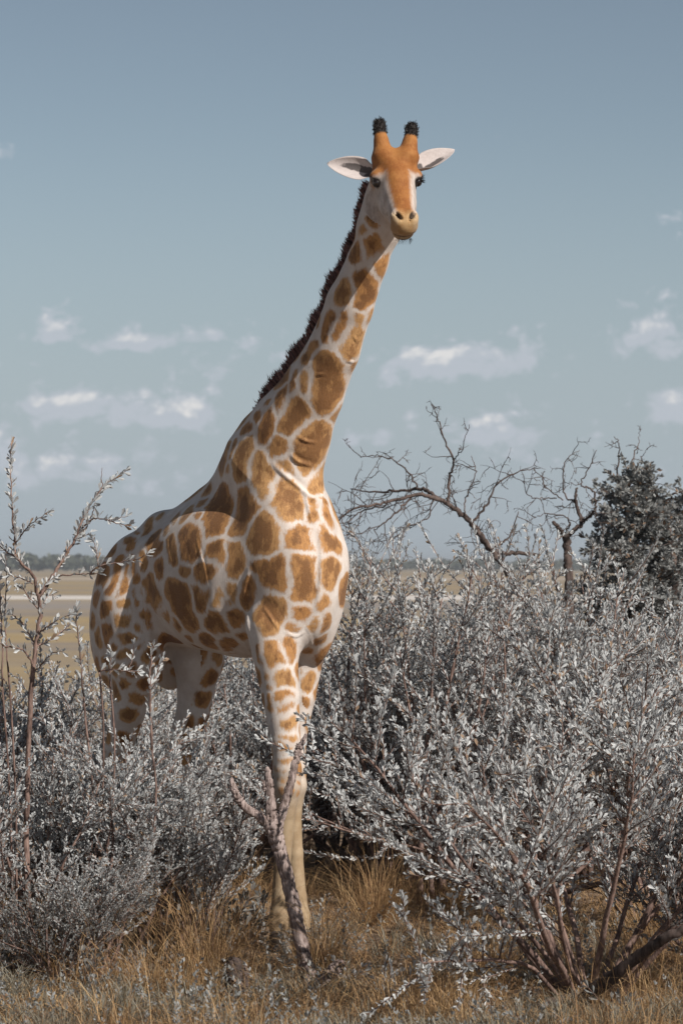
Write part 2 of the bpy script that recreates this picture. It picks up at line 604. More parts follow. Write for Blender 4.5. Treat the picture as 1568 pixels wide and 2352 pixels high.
def subdivide(V, Q):
    """split every quad in four"""
    n = len(V)
    E = np.sort(np.stack([Q, np.roll(Q, -1, 1)], -1).reshape(-1, 2), 1)
    key = E[:, 0].astype(np.int64) * n + E[:, 1]
    uq, first, inv = np.unique(key, return_index=True, return_inverse=True)
    em = V[E[first]].mean(1)
    fm = V[Q].mean(1)
    ei = inv.reshape(-1, 4) + n
    fi = np.arange(len(Q)) + n + len(uq)
    nq = np.concatenate([np.stack([Q[:, i], ei[:, i], fi, ei[:, (i - 1) % 4]], -1) for i in range(4)])
    return np.concatenate([V, em, fm]), nq


def project(V, it=2):
    for _ in range(it):
        d = field(V)
        e = .002
        g = np.stack([field(V + e * np.eye(3)[i]) - d for i in range(3)], -1) / e
        g2 = (g * g).sum(-1, keepdims=True)
        V = V - np.clip(d[:, None] * g / np.maximum(g2, .15), -.012, .012)
    return V


GV, GQ = surface_nets()
GV = project(GV, 1)
CAMP = Vector((0, 0, CAM_H))


def make_bvh(V, Q):
    return BVHTree.FromPolygons([tuple(v) for v in to_wld(V)], [tuple(int(i) for i in q) for q in Q])


BVH = make_bvh(GV, GQ)


def hit(px, py):
    d = Vector(((px - 784) / FPX, 1.0, -(py - 1300) / FPX)).normalized()
    loc, nor, ix, dist = BVH.ray_cast(CAMP, d, 60)
    return None if loc is None else (np.array(loc), np.array(nor))


# skin folds, traced where they lie on the hide: (radius, points)
FOLDS = [(.017, [(735, 1215), (737, 1260), (737, 1310), (733, 1360), (726, 1400)]),
         (.017, [(572, 1310), (563, 1350), (562, 1395), (570, 1435), (580, 1480)]),
         (.020, [(320, 1285), (328, 1330), (336, 1385), (341, 1435), (345, 1480)]),
         (.007, [(385, 1240), (390, 1275), (400, 1305)]), (.008, [(452, 1240), (466, 1290), (478, 1345)]), (.006, [(425, 1225), (436, 1290)]),
         (.010, [(684, 1003), (700, 1012), (725, 1017), (762, 1012)]), (.013, [(668, 1044), (685, 1060), (715, 1069), (755, 1060)]),
         (.015, [(628, 1068), (655, 1092), (685, 1118), (712, 1140), (735, 1150)]),
         (.009, [(798, 829), (812, 832), (826, 826)]), (.009, [(812, 772), (820, 785), (838, 781)]), (.008, [(725, 862), (745, 858)]),
         (.013, [(702, 1130), (708, 1165), (718, 1200)]), (.013, [(741, 1135), (733, 1170), (724, 1200)]),
         (.010, [(606, 1395), (622, 1420), (640, 1445)]), (.009, [(655, 1452), (680, 1462), (698, 1452)]),
         (.010, [(560, 1470), (575, 1500), (582, 1520)]), (.010, [(705, 1440), (716, 1480), (712, 1520)])]
GV, GQ = subdivide(GV, GQ)
GV = project(GV, 2)


def vnormals(V, Q):
    vn = np.zeros_like(V)
    fn = np.cross(V[Q[:, 2]] - V[Q[:, 0]], V[Q[:, 3]] - V[Q[:, 1]])
    for k in range(4):
        np.add.at(vn, Q[:, k], fn)
    return nrm(vn)


GVW = to_wld(GV)
VN = vnormals(GVW, GQ)
dep = np.zeros(len(GVW))
for rad, pl in FOLDS:
    hs_ = [hit(*p) for p in pl]
    pts = np.array([h[0] for h in hs_ if h is not None])
    pth = smooth_path(pts, 40)
    nearv = np.where(np.all((GVW > pts.min(0) - .09) & (GVW < pts.max(0) + .09), 1))[0]
    dd_ = np.linalg.norm(GVW[nearv][:, None] - pth[None], axis=2)
    k_ = dd_.argmin(1); dm = dd_.min(1)
    fade = np.sin(math.pi * (k_ + .5) / 40) ** .5
    w_ = rad * .75
    dep[nearv] += fade * (-.62 * rad * np.exp(-(dm / w_) ** 2) + .26 * rad * np.exp(-((dm - 2.1 * w_) / (1.3 * w_)) ** 2))
GVW = GVW + VN * dep[:, None]
GV = to_loc(GVW)
BVH = make_bvh(GV, GQ)
# --- coat pattern: every patch is a few discs (seen position, radius) laid on the skin
def zoomed(x0, y0, f, rows):
    return [[(x0 + x * f, y0 + y * f, r * (1.14 if f == .4393 else 1.0)) for x, y, r in row] for row in rows]


PATCH = zoomed(516.6, 516.6, .2929, [
    [(1235, 300, 17), (1225, 350, 17)], [(1100, 430, 23), (1090, 520, 24), (1090, 590, 19)], [(930, 500, 17), (910, 570, 16)],
    [(1142, 680, 9), (1125, 760, 9)], [(930, 730, 15), (915, 800, 16), (895, 870, 14)], [(1030, 760, 16), (1025, 850, 15), (985, 950, 17), (1000, 1000, 11)],
    [(845, 710, 12), (815, 790, 13), (795, 880, 12)], [(690, 950, 12), (640, 1060, 12)], [(760, 650, 7), (730, 760, 6)],
    [(860, 1130, 23), (760, 1100, 18), (760, 1250, 26), (870, 1270, 24), (770, 1380, 22), (820, 1430, 18)],
    [(1005, 1120, 10), (985, 1230, 9)], [(925, 1400, 17), (865, 1500, 16), (890, 1450, 14)], [(625, 1200, 13), (620, 1270, 13)],
    [(560, 1170, 8), (535, 1260, 8), (510, 1320, 7)], [(550, 1430, 23), (560, 1500, 22), (500, 1570, 22)], [(450, 1320, 11), (420, 1420, 12)],
    [(345, 1490, 15), (330, 1560, 18), (310, 1640, 16)], [(325, 1420, 7)], [(235, 1520, 12)], [(160, 1620, 13), (190, 1590, 9)],
    [(740, 1630, 26), (640, 1690, 22), (790, 1690, 20), (690, 1760, 26), (610, 1830, 20), (700, 1850, 20)],
    [(750, 1940, 13), (735, 2000, 13), (710, 2060, 13)], [(850, 1680, 8), (845, 1740, 8)], [(430, 1710, 17), (430, 1790, 20)],
    [(170, 1750, 20), (120, 1830, 20), (110, 1920, 19), (120, 1970, 16)], [(280, 1810, 12), (270, 1900, 16), (280, 2000, 18), (310, 2090, 14), (350, 1960, 12)],
    [(430, 2050, 20), (460, 2140, 28), (500, 2230, 28), (440, 2260, 18)], [(690, 2190, 9), (680, 2280, 10)], [(780, 2180, 8), (800, 2280, 11), (825, 2350, 10)],
    [(65, 1730, 6), (40, 1800, 6)], [(20, 1900, 7)], [(440, 1870, 12), (520, 1890, 12)]])
PATCH += zoomed(717.5, 241, .2379, [
    [(580, 1090, 10), (580, 1150, 11)], [(560, 1350, 17), (600, 1400, 16), (560, 1430, 13)], [(440, 1380, 11), (415, 1470, 12)], [(490, 1215, 10), (480, 1260, 9)]])
PATCH += zoomed(172.2, 1090.6, .4393, [
    [(765, 120, 26), (720, 180, 24), (740, 250, 26), (790, 200, 18)], [(875, 140, 22), (900, 190, 22), (860, 260, 20), (930, 170, 16)],
    [(1000, 270, 28), (960, 340, 26), (1030, 330, 22), (990, 370, 20)], [(1170, 330, 26), (1225, 350, 20), (1140, 320, 14)],
    [(1300, 335, 22), (1345, 365, 20), (1375, 385, 10)], [(975, 470, 22), (1050, 480, 24), (1010, 530, 22), (1060, 560, 18)],
    [(1190, 470, 24), (1190, 540, 26), (1200, 600, 24)], [(1350, 480, 20), (1330, 540, 16)], [(910, 580, 16), (890, 650, 17)],
    [(830, 400, 17), (850, 470, 16), (820, 480, 12)], [(740, 370, 18), (720, 410, 17), (760, 420, 14)],
    [(575, 310, 17), (630, 320, 16), (590, 400, 18), (640, 390, 12)], [(497, 330, 9), (505, 390, 11), (520, 430, 9)], [(415, 340, 18), (440, 390, 14), (400, 380, 12)],
    [(440, 480, 13), (450, 500, 9)], [(570, 490, 14)], [(655, 500, 14), (660, 560, 15), (700, 490, 13)], [(395, 580, 19), (410, 650, 20), (440, 690, 12)],
    [(505, 600, 20), (550, 650, 25), (560, 720, 24), (600, 770, 17)], [(640, 610, 13), (655, 670, 15), (690, 620, 12)], [(330, 300, 9)], [(350, 420, 8), (360, 470, 8)],
    [(390, 260, 16), (380, 290, 10)], [(440, 220, 11)], [(520, 230, 13)], [(600, 190, 14), (570, 220, 11)], [(665, 140, 12)], [(480, 280, 9)], [(640, 210, 8)], [(690, 90, 10)],
    [(230, 320, 15), (250, 290, 10)], [(295, 330, 10), (290, 390, 9)], [(190, 400, 14)], [(140, 510, 15), (165, 540, 13), (130, 560, 12)],
    [(225, 470, 11), (215, 530, 11), (200, 580, 14)], [(275, 490, 10), (270, 560, 12), (245, 610, 14)], [(245, 690, 14), (265, 690, 9)], [(240, 760, 17), (255, 740, 12)],
    [(270, 845, 17), (255, 870, 12)], [(265, 930, 13), (245, 960, 9)], [(320, 790, 11)], [(120, 630, 12), (105, 660, 8)], [(165, 700, 14), (150, 740, 9)], [(95, 730, 8), (90, 780, 7)],
    [(170, 820, 15), (160, 860, 11)], [(120, 830, 9), (125, 880, 8)], [(210, 900, 11)], [(310, 470, 9), (320, 540, 10)], [(320, 620, 9), (330, 690, 9)], [(290, 440, 6)],
    [(345, 620, 8)], [(360, 720, 10), (370, 780, 8)], [(480, 740, 13), (450, 710, 9)], [(540, 800, 12), (520, 770, 8)], [(580, 840, 9)], [(740, 760, 20), (760, 800, 18), (720, 800, 14)],
    [(830, 740, 14), (850, 780, 13)], [(690, 870, 16), (720, 890, 12)], [(800, 870, 15), (780, 910, 12)], [(640, 900, 10)], [(760, 620, 12), (740, 660, 12)], [(810, 600, 14), (790, 660, 12)], [(880, 830, 11)],
    [(320, 900, 7)], [(240, 1010, 12), (210, 1040, 10)], [(300, 1030, 11)], [(260, 1080, 10)]])
PATCH += zoomed(516.6, 1320.2, .1952, [
    [(560, 360, 20), (650, 400, 20), (430, 470, 13), (600, 470, 18), (520, 570, 11), (520, 670, 12)], [(860, 430, 18), (880, 500, 14)], [(830, 600, 9), (790, 605, 6)],
    [(560, 900, 14), (600, 970, 17), (530, 990, 11)], [(750, 830, 10), (780, 920, 12)], [(650, 1150, 15), (680, 1230, 16), (740, 1250, 9)], [(700, 1420, 12), (640, 1470, 11)], [(700, 1570, 12), (660, 1610, 7)],
    [(770, 1740, 13), (710, 1720, 11), (740, 1790, 10)], [(710, 1870, 12), (800, 1900, 10)], [(680, 2010, 12), (740, 2050, 9)], [(690, 2150, 6)], [(680, 2230, 10), (740, 2240, 7)], [(620, 2290, 6), (700, 2310, 8)],
    [(1100, 310, 12), (1170, 310, 12)], [(1180, 560, 15), (1170, 630, 12)], [(1060, 560, 9), (1030, 640, 7)], [(1140, 770, 10), (1090, 790, 8)], [(940, 900, 9)], [(1000, 1230, 12), (940, 1300, 11)], [(930, 1480, 11), (890, 1500, 8)],
    [(860, 1600, 7)], [(870, 2100, 7), (900, 2180, 6)], [(390, 900, 6), (410, 990, 6)], [(470, 1160, 5)], [(520, 1300, 5)], [(500, 1460, 7), (540, 1600, 5)], [(600, 1740, 5)], [(590, 1960, 5)], [(890, 2280, 8), (870, 2330, 6)],
    [(760, 2400, 6), (660, 2390, 7)], [(860, 2440, 6)], [(660, 2500, 6)], [(740, 2530, 7)], [(850, 2540, 6)]])

sites, owner, srad = [], [], []
npatch = 0
for row in PATCH:
    got = False
    for px, py, r in row:
        h = hit(px, py)
        if h is None:
            continue
        sites.append(h[0]); owner.append(npatch); srad.append(r * 1.22 * h[0][1] / FPX)
        got = True
    npatch += got
# the sides turned away from the camera: more patches of like size, spread evenly
rg = np.random.default_rng(5)
GZ = GVW[:, 2]
hl_ = (GV - HC) @ HM.T
is_head = (np.linalg.norm(GV - HC, axis=1) < .45) & (hl_[:, 1] > -.20) & (hl_[:, 2] > -.205)
cand = np.where((GZ > .95) & ~is_head)[0]
cand = rg.permutation(cand)[:9000]
hit_vis = (VN * nrm(GVW - np.array((0, 0, CAM_H)))).sum(1) < -.15
ST = np.array(sites); SRA = np.array(srad)
for ci in cand:
    p = GVW[ci]; z = p[2]
    s_ = GV[ci, 0]
    size = .085 if z > 1.6 else .045
    if z > 2.75: size = .055 + .02 * (3.9 - z)
    if hit_vis[ci]: size *= 1.35
    if np.all(np.linalg.norm(ST - p, axis=1) - SRA > size * 1.28):
        ST = np.vstack([ST, p]); rr_ = size * rg.uniform(.85, 1.2)
        SRA = np.append(SRA, rr_); owner.append(npatch); npatch += 1
owner = np.array(owner)
# wobble the lookup so that the edges wander
WP = GVW + .010 * np.stack([np.sin(GVW @ a * 23 + b) + .6 * np.sin(GVW @ a2 * 61 + b) for a, a2, b in
                            (((.5, .7, .5), (.2, .9, -.4), 1.), ((.8, -.4, .45), (-.6, .3, .7), 2.), ((-.3, .5, .8), (.7, .6, .3), 3.))], -1)
F1 = np.full(len(GV), 9.0); F2 = F1.copy(); PID = np.zeros(len(GV))
prnd = rg.random(npatch + 1)
order = np.argsort(owner, kind='stable')
for k in range(npatch):
    js = order[np.searchsorted(owner[order], k):np.searchsorted(owner[order], k, 'right')]
    c = ST[js].mean(0)
    near = np.where(np.abs(WP - c).max(1) < .55)[0]
    if not len(near) or not len(js):
        continue
    # smooth union of the discs, so that one patch has one rounded outline
    e_ = 0
    for j in js:
        e_ = e_ + np.exp(-(np.linalg.norm(WP[near] - ST[j], axis=1) - SRA[j]) * 55)
    d = -np.log(e_ + 1e-30) / 55
    b1 = d < F1[near]
    F2[near] = np.where(b1, F1[near], np.minimum(F2[near], d))
    PID[near] = np.where(b1, prnd[k], PID[near])
    F1[near] = np.where(b1, d, F1[near])
gap = .0125
inside = np.minimum(-F1 + .012, (F2 - F1) * .5 - gap)
inside = np.where(is_head, -.05, inside)
inside = np.where(GZ < .80, np.minimum(inside, -.02), inside)
# plain parts: inner thighs, belly line
inner = (np.abs(GV[:, 1]) < .10) & (GZ < 1.72) & (GV[:, 0] < -.1)
inside = np.where(inner, np.minimum(inside, -.03), inside)

# --- head colours (regions of the head itself)
u_, n_, w_ = hl_.T
def sm(x, a, b):
    t = np.clip((x - a) / (b - a), 0, 1)
    return t * t * (3 - 2 * t)
blaze = sm(np.abs(u_), .098 - .10 * np.clip(n_, 0, .3), .030 - .06 * np.clip(n_, 0, .3)) * sm(w_, -.06, -.01)
crown = sm(n_, .03, -.05) * sm(w_, -.14, -.05) * sm(n_, -.40, -.30)
horn = np.zeros(len(GV))
black = np.zeros(len(GV))
for wb, wt in HORN:
    ax_ = wt - wb; L = np.linalg.norm(ax_); ax_ = ax_ / L
    t_ = (GVW - wb) @ ax_
    dd = np.linalg.norm(GVW - wb - t_[:, None] * ax_, axis=1)
    horn = np.maximum(horn, sm(dd, .075, .06) * sm(t_, -.05, .02))
    black = np.maximum(black, (dd < .06) * sm(t_, .66 * L, .74 * L))
orange = np.clip(np.maximum(np.maximum(blaze, crown), horn), 0, 1) * ((np.linalg.norm(GV - HC, axis=1) < .5))
muzz = sm(n_, .24, .31) * sm(w_, -.30, -.1) * (np.abs(u_) < .13) * (np.linalg.norm(GV - HC, axis=1) < .5)
for sg in (1, -1):       # dark rim round the eyes and inside the nostrils
    de = np.linalg.norm((hl_ - np.array((sg * .118, .012, -.006))) / np.array((1.2, .75, 1.0)), axis=1)
    black = np.maximum(black, sm(de, .040, .027))
    dn_ = np.linalg.norm((hl_ - np.array((sg * .036, .300, .036))) / np.array((.016, .030, .026)), axis=1)
    black = np.maximum(black, .9 * sm(dn_, 1.1, .7))
lines = (np.abs(hl_[:, 2] + .058) < .006) & (n_ > .28) & (np.abs(u_) < .09)
black = np.maximum(black, .55 * lines)
lowleg = sm(GZ, 1.10, .70)
face = (is_head & (n_ > -.05)) * sm(np.abs(u_), .03, .07) * (1 - orange)

m, N, b = principled('giraffe_coat', 0.72, 0.22)
b.inputs['Sheen Weight'].default_value = 0.12
b.inputs['Sheen Roughness'].default_value = 0.4
co = N.n('ShaderNodeTexCoord').outputs['Object']
hair = N.noise(N.vmul(co, (1, 1, .28)), 120, 4, 0.7)
blot = N.noise(co, 11, 5, 0.6)
fine = N.noise(co, 260, 2, 0.6)
ins = N.m('MULTIPLY_ADD', N.m('SUBTRACT', hair.outputs[0], 0.5), 0.030, N.attr('inside'))
jag = N.noise(N.vmul(co, (1, 1, .4)), 42, 3, 0.6)
ins = N.m('MULTIPLY_ADD', N.m('SUBTRACT', jag.outputs[0], 0.5), 0.032, ins)
ins = N.m('MULTIPLY_ADD', N.m('SUBTRACT', blot.outputs[0], 0.5), 0.022, ins)
msk = N.ramp(ins, -0.0100, 0.0100)
mot = N.noise(N.vmul(co, (1, 1, .55)), 19, 5, .65)
deep = N.ramp(N.m('MULTIPLY_ADD', N.m('SUBTRACT', mot.outputs[0], 0.5), 0.20, N.attr('inside')), 0.008, 0.046)
white = N.mix(N.ramp(blot.outputs[0], .35, .75), (.58, .50, .445), (.70, .635, .59))
white = N.mix(N.m('MULTIPLY', N.ramp(mot.outputs[0], .5, .75), .30), white, (.45, .34, .25))
tan = N.mix(N.attr('pid'), (.55, .31, .130), (.45, .21, .068))
dark = N.mix(N.attr('pid'), (.215, .094, .032), (.15, .060, .021))
pat = N.mix(N.m('MULTIPLY', deep, .9), tan, dark)
pat = N.mix(N.m('MULTIPLY', N.ramp(hair.outputs[0], .62, .38), .35), pat, (.12, .05, .02))
pat = N.mix(N.m('MULTIPLY', N.ramp(fine.outputs[0], .35, .7), .3), pat, (.40, .25, .13))
leg = N.mix(N.ramp(blot.outputs[0], .35, .7), (.30, .21, .125), (.40, .30, .195))
base = N.mix(N.attr('lowleg'), white, leg)
c = N.mix(msk, base, pat)
c = N.mix(N.m('MULTIPLY', N.attr('face'), N.ramp(N.m('MULTIPLY_ADD', N.m('SUBTRACT', hair.outputs[0], .5), .6, mot.outputs[0]), .38, .62, .12, .62)), c, (.30, .235, .205))
org = N.mix(N.ramp(N.m('MULTIPLY_ADD', N.m('SUBTRACT', hair.outputs[0], .5), .5, blot.outputs[0]), .3, .7), (.23, .078, .018), (.36, .155, .045))
om = N.ramp(N.m('MULTIPLY_ADD', N.m('SUBTRACT', hair.outputs[0], .5), .7, N.attr('orange')), .10, .85)
c = N.mix(om, c, org)
mz = N.mix(N.ramp(N.m('MULTIPLY_ADD', N.m('SUBTRACT', hair.outputs[0], .5), .8, blot.outputs[0]), .3, .7), (.34, .19, .075), (.47, .325, .17))
c = N.mix(N.m('MULTIPLY', N.attr('muzz'), .85), c, mz)
c = N.mix(N.attr('black'), c, (.018, .014, .013))
N.put(b.inputs['Base Color'], c)
bh = N.m('ADD', N.m('MULTIPLY', hair.outputs[0], .6), N.m('MULTIPLY', fine.outputs[0], .3))
bump(N, b, N.m('MULTIPLY_ADD', N.m('SUBTRACT', 1.0, msk), .25, bh), 0.5, 0.007)
M_COAT = m


def plain(name, col, rough=.6, spec=.3, var=.25, scale=40):
    m, N, b = principled(name, rough, spec)
    g = N.n('ShaderNodeTexCoord').outputs['Object']
    n1 = N.noise(g, scale, 4, .6)
    k = [max(0, x * (1 - var)) for x in col]
    k2 = [min(1, x * (1 + var)) for x in col]
    N.put(b.inputs['Base Color'], N.mix(n1.outputs[0], k, k2))
    return m


M_MANE = leaf_material('mane_hair', (.12, .055, .045), (.30, .145, .115), (.08, .05, .045), .6, .1)
M_BLACKHAIR = leaf_material('black_hair', (.012, .010, .010), (.035, .028, .026), (.02, .017, .016), .55, 0)
M_EYE = plain('dark_eye', (.012, .008, .007), .08, .6)
M_HOOF = plain('hoof_horn', (.09, .07, .055), .6)
M_EARIN = plain('ear_hair', (.62, .56, .54), .8, .15, .12, 60)

GB = to_wld(np.array((-.6, 0, 0.0)))
giraffe = empty('giraffe', GB)
tag(giraffe, 'tall giraffe with brown patches standing among silvery shrubs and looking out', 'giraffe')
me = make_mesh('body', GVW - GB, GQ, M_COAT, dict(inside=inside, pid=PID, orange=orange, muzz=muzz, black=black, lowleg=lowleg, face=face))
link('body', me, giraffe)

# --- mane: upright tufts of hair down the back of the neck
def hairs(name, root, tip, width, mat, parent, seed=0, bend=None):
    """flat tapered hair locks from root to tip"""
    n = len(root)
    rg_ = np.random.default_rng(seed)
    ax = tip - root
    side = nrm(np.cross(ax, rg_.normal(0, 1, (n, 3)))) * width[:, None] * .5
    mid = root + ax * .55 + (rg_.normal(0, .006, (n, 3)) if bend is None else bend)
    V = np.stack([root - side, root + side, mid - side * .9, mid + side * .9, tip], 1).reshape(-1, 3)
    i = np.arange(n)[:, None] * 5
    F = np.concatenate([i + np.array([[0, 1, 3]]), i + np.array([[0, 3, 2]]), i + np.array([[2, 3, 4]])])
    me_ = make_mesh(name, V - GB, F, mat, {'rnd': np.repeat(rg_.random(n), 5)})
    return link(name, me_, parent)


nk = np.array([p for p, r in NECK])
nr = np.array([r for p, r in NECK])
line = smooth_path(np.column_stack([nk, nr]), 400)
tan_ = nrm(np.gradient(line[:, :3], axis=0))
bk = nrm(np.stack([-tan_[:, 2], 0 * tan_[:, 0], tan_[:, 0]], -1))          # away from the throat, in the neck plane
n = 8000
t = rg.uniform(0.10, .985, n)
ii = (t * 399).astype(int)
P = line[ii, :3] + rg.normal(0, .012, (n, 1)) * np.array((0, 1, 0))
D0 = bk[ii] + rg.normal(0, .045, (n, 3)) + tan_[ii] * (.25 + rg.normal(0, .07, (n, 1)))
Pw, Dw = to_wld(P), nrm(to_wld(P + D0) - to_wld(P))
root = Pw.copy()
keep = np.ones(n, bool)
for i in range(n):
    far = Vector(Pw[i] + Dw[i] * .6)
    loc, nor, ix, dist = BVH.ray_cast(far, Vector(-Dw[i]), .6)
    if loc is None:
        keep[i] = False
    else:
        root[i] = np.array(loc) - Dw[i] * .006
ln = (.046 + .010 * np.sin(t * 47) + .008 * np.sin(t * 131 + 1) + rg.uniform(-.012, .010, n)) * np.clip((t - .08) / .12, .25, 1)
ln *= 1.25 + .45 * (1 - t)
hairs('mane', root[keep], (root + Dw * (ln + .01)[:, None])[keep], np.full(keep.sum(), .007), M_MANE, giraffe, 3)

# --- horn tufts
for k, (wb, wt) in enumerate(HORN):
    n = 900
    ax_ = nrm(wt - wb)
    o = rg.normal(0, 1, (n, 3)); o -= (o @ ax_)[:, None] * ax_; o = nrm(o)
    h = rg.uniform(-.055, .022, n)
    rad_ = np.where(h > .0, .028 - .8 * np.clip(h, 0, 1), .027) * np.sqrt(rg.uniform(.6, 1, n))
    rt = wt + o * rad_[:, None] + ax_ * h[:, None]
    d = nrm(o * .55 + ax_ * 1.0 + rg.normal(0, .15, (n, 3)))
    hairs('horn_tuft', rt, rt + d * rg.uniform(.010, .026, n)[:, None], np.full(n, .0035), M_BLACKHAIR, giraffe, 9 + k)

# --- eyes with lashes
for sg in (1, -1):
    c = to_wld(HD(sg * .108, .012, -.006))
    b_ = Buf()
    la, lo_ = np.meshgrid(np.linspace(0, math.pi, 11), np.linspace(0, 2 * math.pi, 17)[:-1], indexing='ij')
    V = np.stack([np.sin(la) * np.cos(lo_), np.sin(la) * np.sin(lo_), np.cos(la)], -1).reshape(-1, 3) * .0235 + c
    i = np.arange(10)[:, None] * 16; j = np.arange(16)[None]; j2 = (j + 1) % 16
    q = np.stack([i + j, i + j2, i + 16 + j2, i + 16 + j], -1).reshape(-1, 4)
    b_.add(V, np.concatenate([q[:, :3], q[:, [0, 2, 3]]]))
    eo = link('eye', b_.mesh('eye', M_EYE, GB), giraffe)
    n = 70
    out = nrm(to_wld(HD(sg * 1, 0, .25)) - to_wld(HC))
    ph = rg.uniform(-.9, .9, n)
    noseW = hn
    rt = c + (np.sin(ph) * .030)[:, None] * noseW + (np.cos(ph) * .012)[:, None] * np.array((0, 0, 1)) + out * .016 + np.array((0, 0, .008))
    d = nrm(out + np.sin(ph)[:, None] * noseW * .6 + np.array((0, -.35, -.15)) + rg.normal(0, .1, (n, 3)))
    hairs('eyelashes', rt, rt + d * rg.uniform(.018, .034, n)[:, None], np.full(n, .0018), M_BLACKHAIR, giraffe, 20 + sg, np.array((0, 0, -.003)))

# --- chin whiskers
n = 60
ang = rg.uniform(-1.2, 1.2, n)
rt = np.array([to_wld(HD(.05 * math.sin(a), .34 + .01 * math.cos(a), -.075)) for a in ang])
d = nrm(rg.normal(0, .35, (n, 3)) + np.array((0, -.4, -1)))
hairs('whiskers', rt, rt + d * rg.uniform(.02, .045, n)[:, None], np.full(n, .0012), M_BLACKHAIR, giraffe, 31)

# --- ears: cupped, thick at the root
def ear(bp, tp, width, open_dir, roll):
    bp, tp = np.asarray(bp), np.asarray(tp)
    ax = tp - bp
    L = np.linalg.norm(ax); ax = ax / L
    od = open_dir - ax * (open_dir @ ax); od = nrm(od)
    sd = np.cross(ax, od)
    od, sd = od * math.cos(roll) + sd * math.sin(roll), sd * math.cos(roll) - od * math.sin(roll)
    nt, nv = 22, 15
    t = np.linspace(0, 1, nt)[:, None]
    v = np.linspace(-1, 1, nv)[None]
    wd = width * .5 * (np.sin(math.pi * np.clip(t * .93 + .07, 0, 1) ** .80) ** .72 * .97 + .03) * np.where(t < .25, .55 + .45 * t / .25, 1)
    cupd = width * (.42 - .26 * t) * (np.abs(v) ** 2.0) * (1 - t ** 6)
    cup0 = -width * .20 * (1 - t)
    P = bp + (t * L)[..., None] * ax + (wd * v)[..., None] * sd + ((cupd + cup0) * (wd / (width * .5)) ** .5)[..., None] * od
    th = .010 * (1 - .65 * np.abs(v) ** 3) * (1 - .5 * t)
    Q_ = P - th[..., None] * od
    V = np.concatenate([P.reshape(-1, 3), Q_.reshape(-1, 3)])
    m_ = nt * nv
    i = np.arange(nt - 1)[:, None] * nv; j = np.arange(nv - 1)[None]
    q = np.stack([i + j, i + j + 1, i + nv + j + 1, i + nv + j], -1).reshape(-1, 4)
    rim = np.concatenate([np.arange(nt) * nv, (nt - 1) * nv + np.arange(1, nv), (np.arange(nt - 1)[::-1]) * nv + nv - 1, np.arange(1, nv - 1)[::-1]])
    rn = np.roll(rim, -1)
    q2 = np.stack([rim, rn, rn + m_, rim + m_], -1)
    rr = np.broadcast_to((1 - t) * (1 - np.abs(v) ** 1.5), (nt, nv)).ravel()
    T_ = np.broadcast_to(t, (nt, nv)).ravel(); A_ = np.broadcast_to(v, (nt, nv)).ravel()
    me_ = make_mesh('ear', V - GB, np.concatenate([q, q[:, ::-1] + m_, q2]), M_EAR,
                    {'et': np.concatenate([T_, T_]), 'ev': np.concatenate([A_, A_]), 'back': np.repeat((0.0, 1.0), m_)})
    return link('ear', me_, giraffe)


m, N, b = principled('ear_skin', .75, .2)
co = N.n('ShaderNodeTexCoord').outputs['Object']
nz = N.noise(co, 45, 5, .6)
hz = N.noise(N.vmul(co, (1, 1, .4)), 160, 3, .6)
et, ev = N.attr('et'), N.attr('ev')
dk1 = N.m('MULTIPLY', N.ramp(N.m('ABSOLUTE', N.m('SUBTRACT', ev, .22)), .46, .12), N.m('MULTIPLY', N.ramp(et, .92, .5), N.ramp(et, .02, .2)))
dk2 = N.m('MULTIPLY', N.ramp(et, .30, .12), N.ramp(N.m('ABSOLUTE', ev), .9, .4))
dk = N.m('MAXIMUM', dk1, dk2)
dk = N.m('MULTIPLY', N.ramp(N.m('MULTIPLY_ADD', N.m('SUBTRACT', nz.outputs[0], .5), 1.3, dk), .35, .75), N.m('SUBTRACT', 1.0, N.attr('back')))
c = N.mix(nz.outputs[0], (.40, .345, .33), (.60, .54, .52))
c = N.mix(N.m('MULTIPLY', N.ramp(hz.outputs[0], .45, .7), .25), c, (.35, .29, .27))
N.put(b.inputs['Base Color'], N.mix(N.m('MULTIPLY', dk, .88), c, (.05, .042, .042)))
bump(N, b, hz.outputs[0], .4, .004)
M_EAR = m
ear(at(862, 398, 15.43), at(751, 375, 15.47), .128, np.array((.10, -1, .10)), 0.10)
ear(at(955, 388, 15.44), at(1043, 343, 15.52), .125, np.array((-.10, -1, .0)), -0.55)

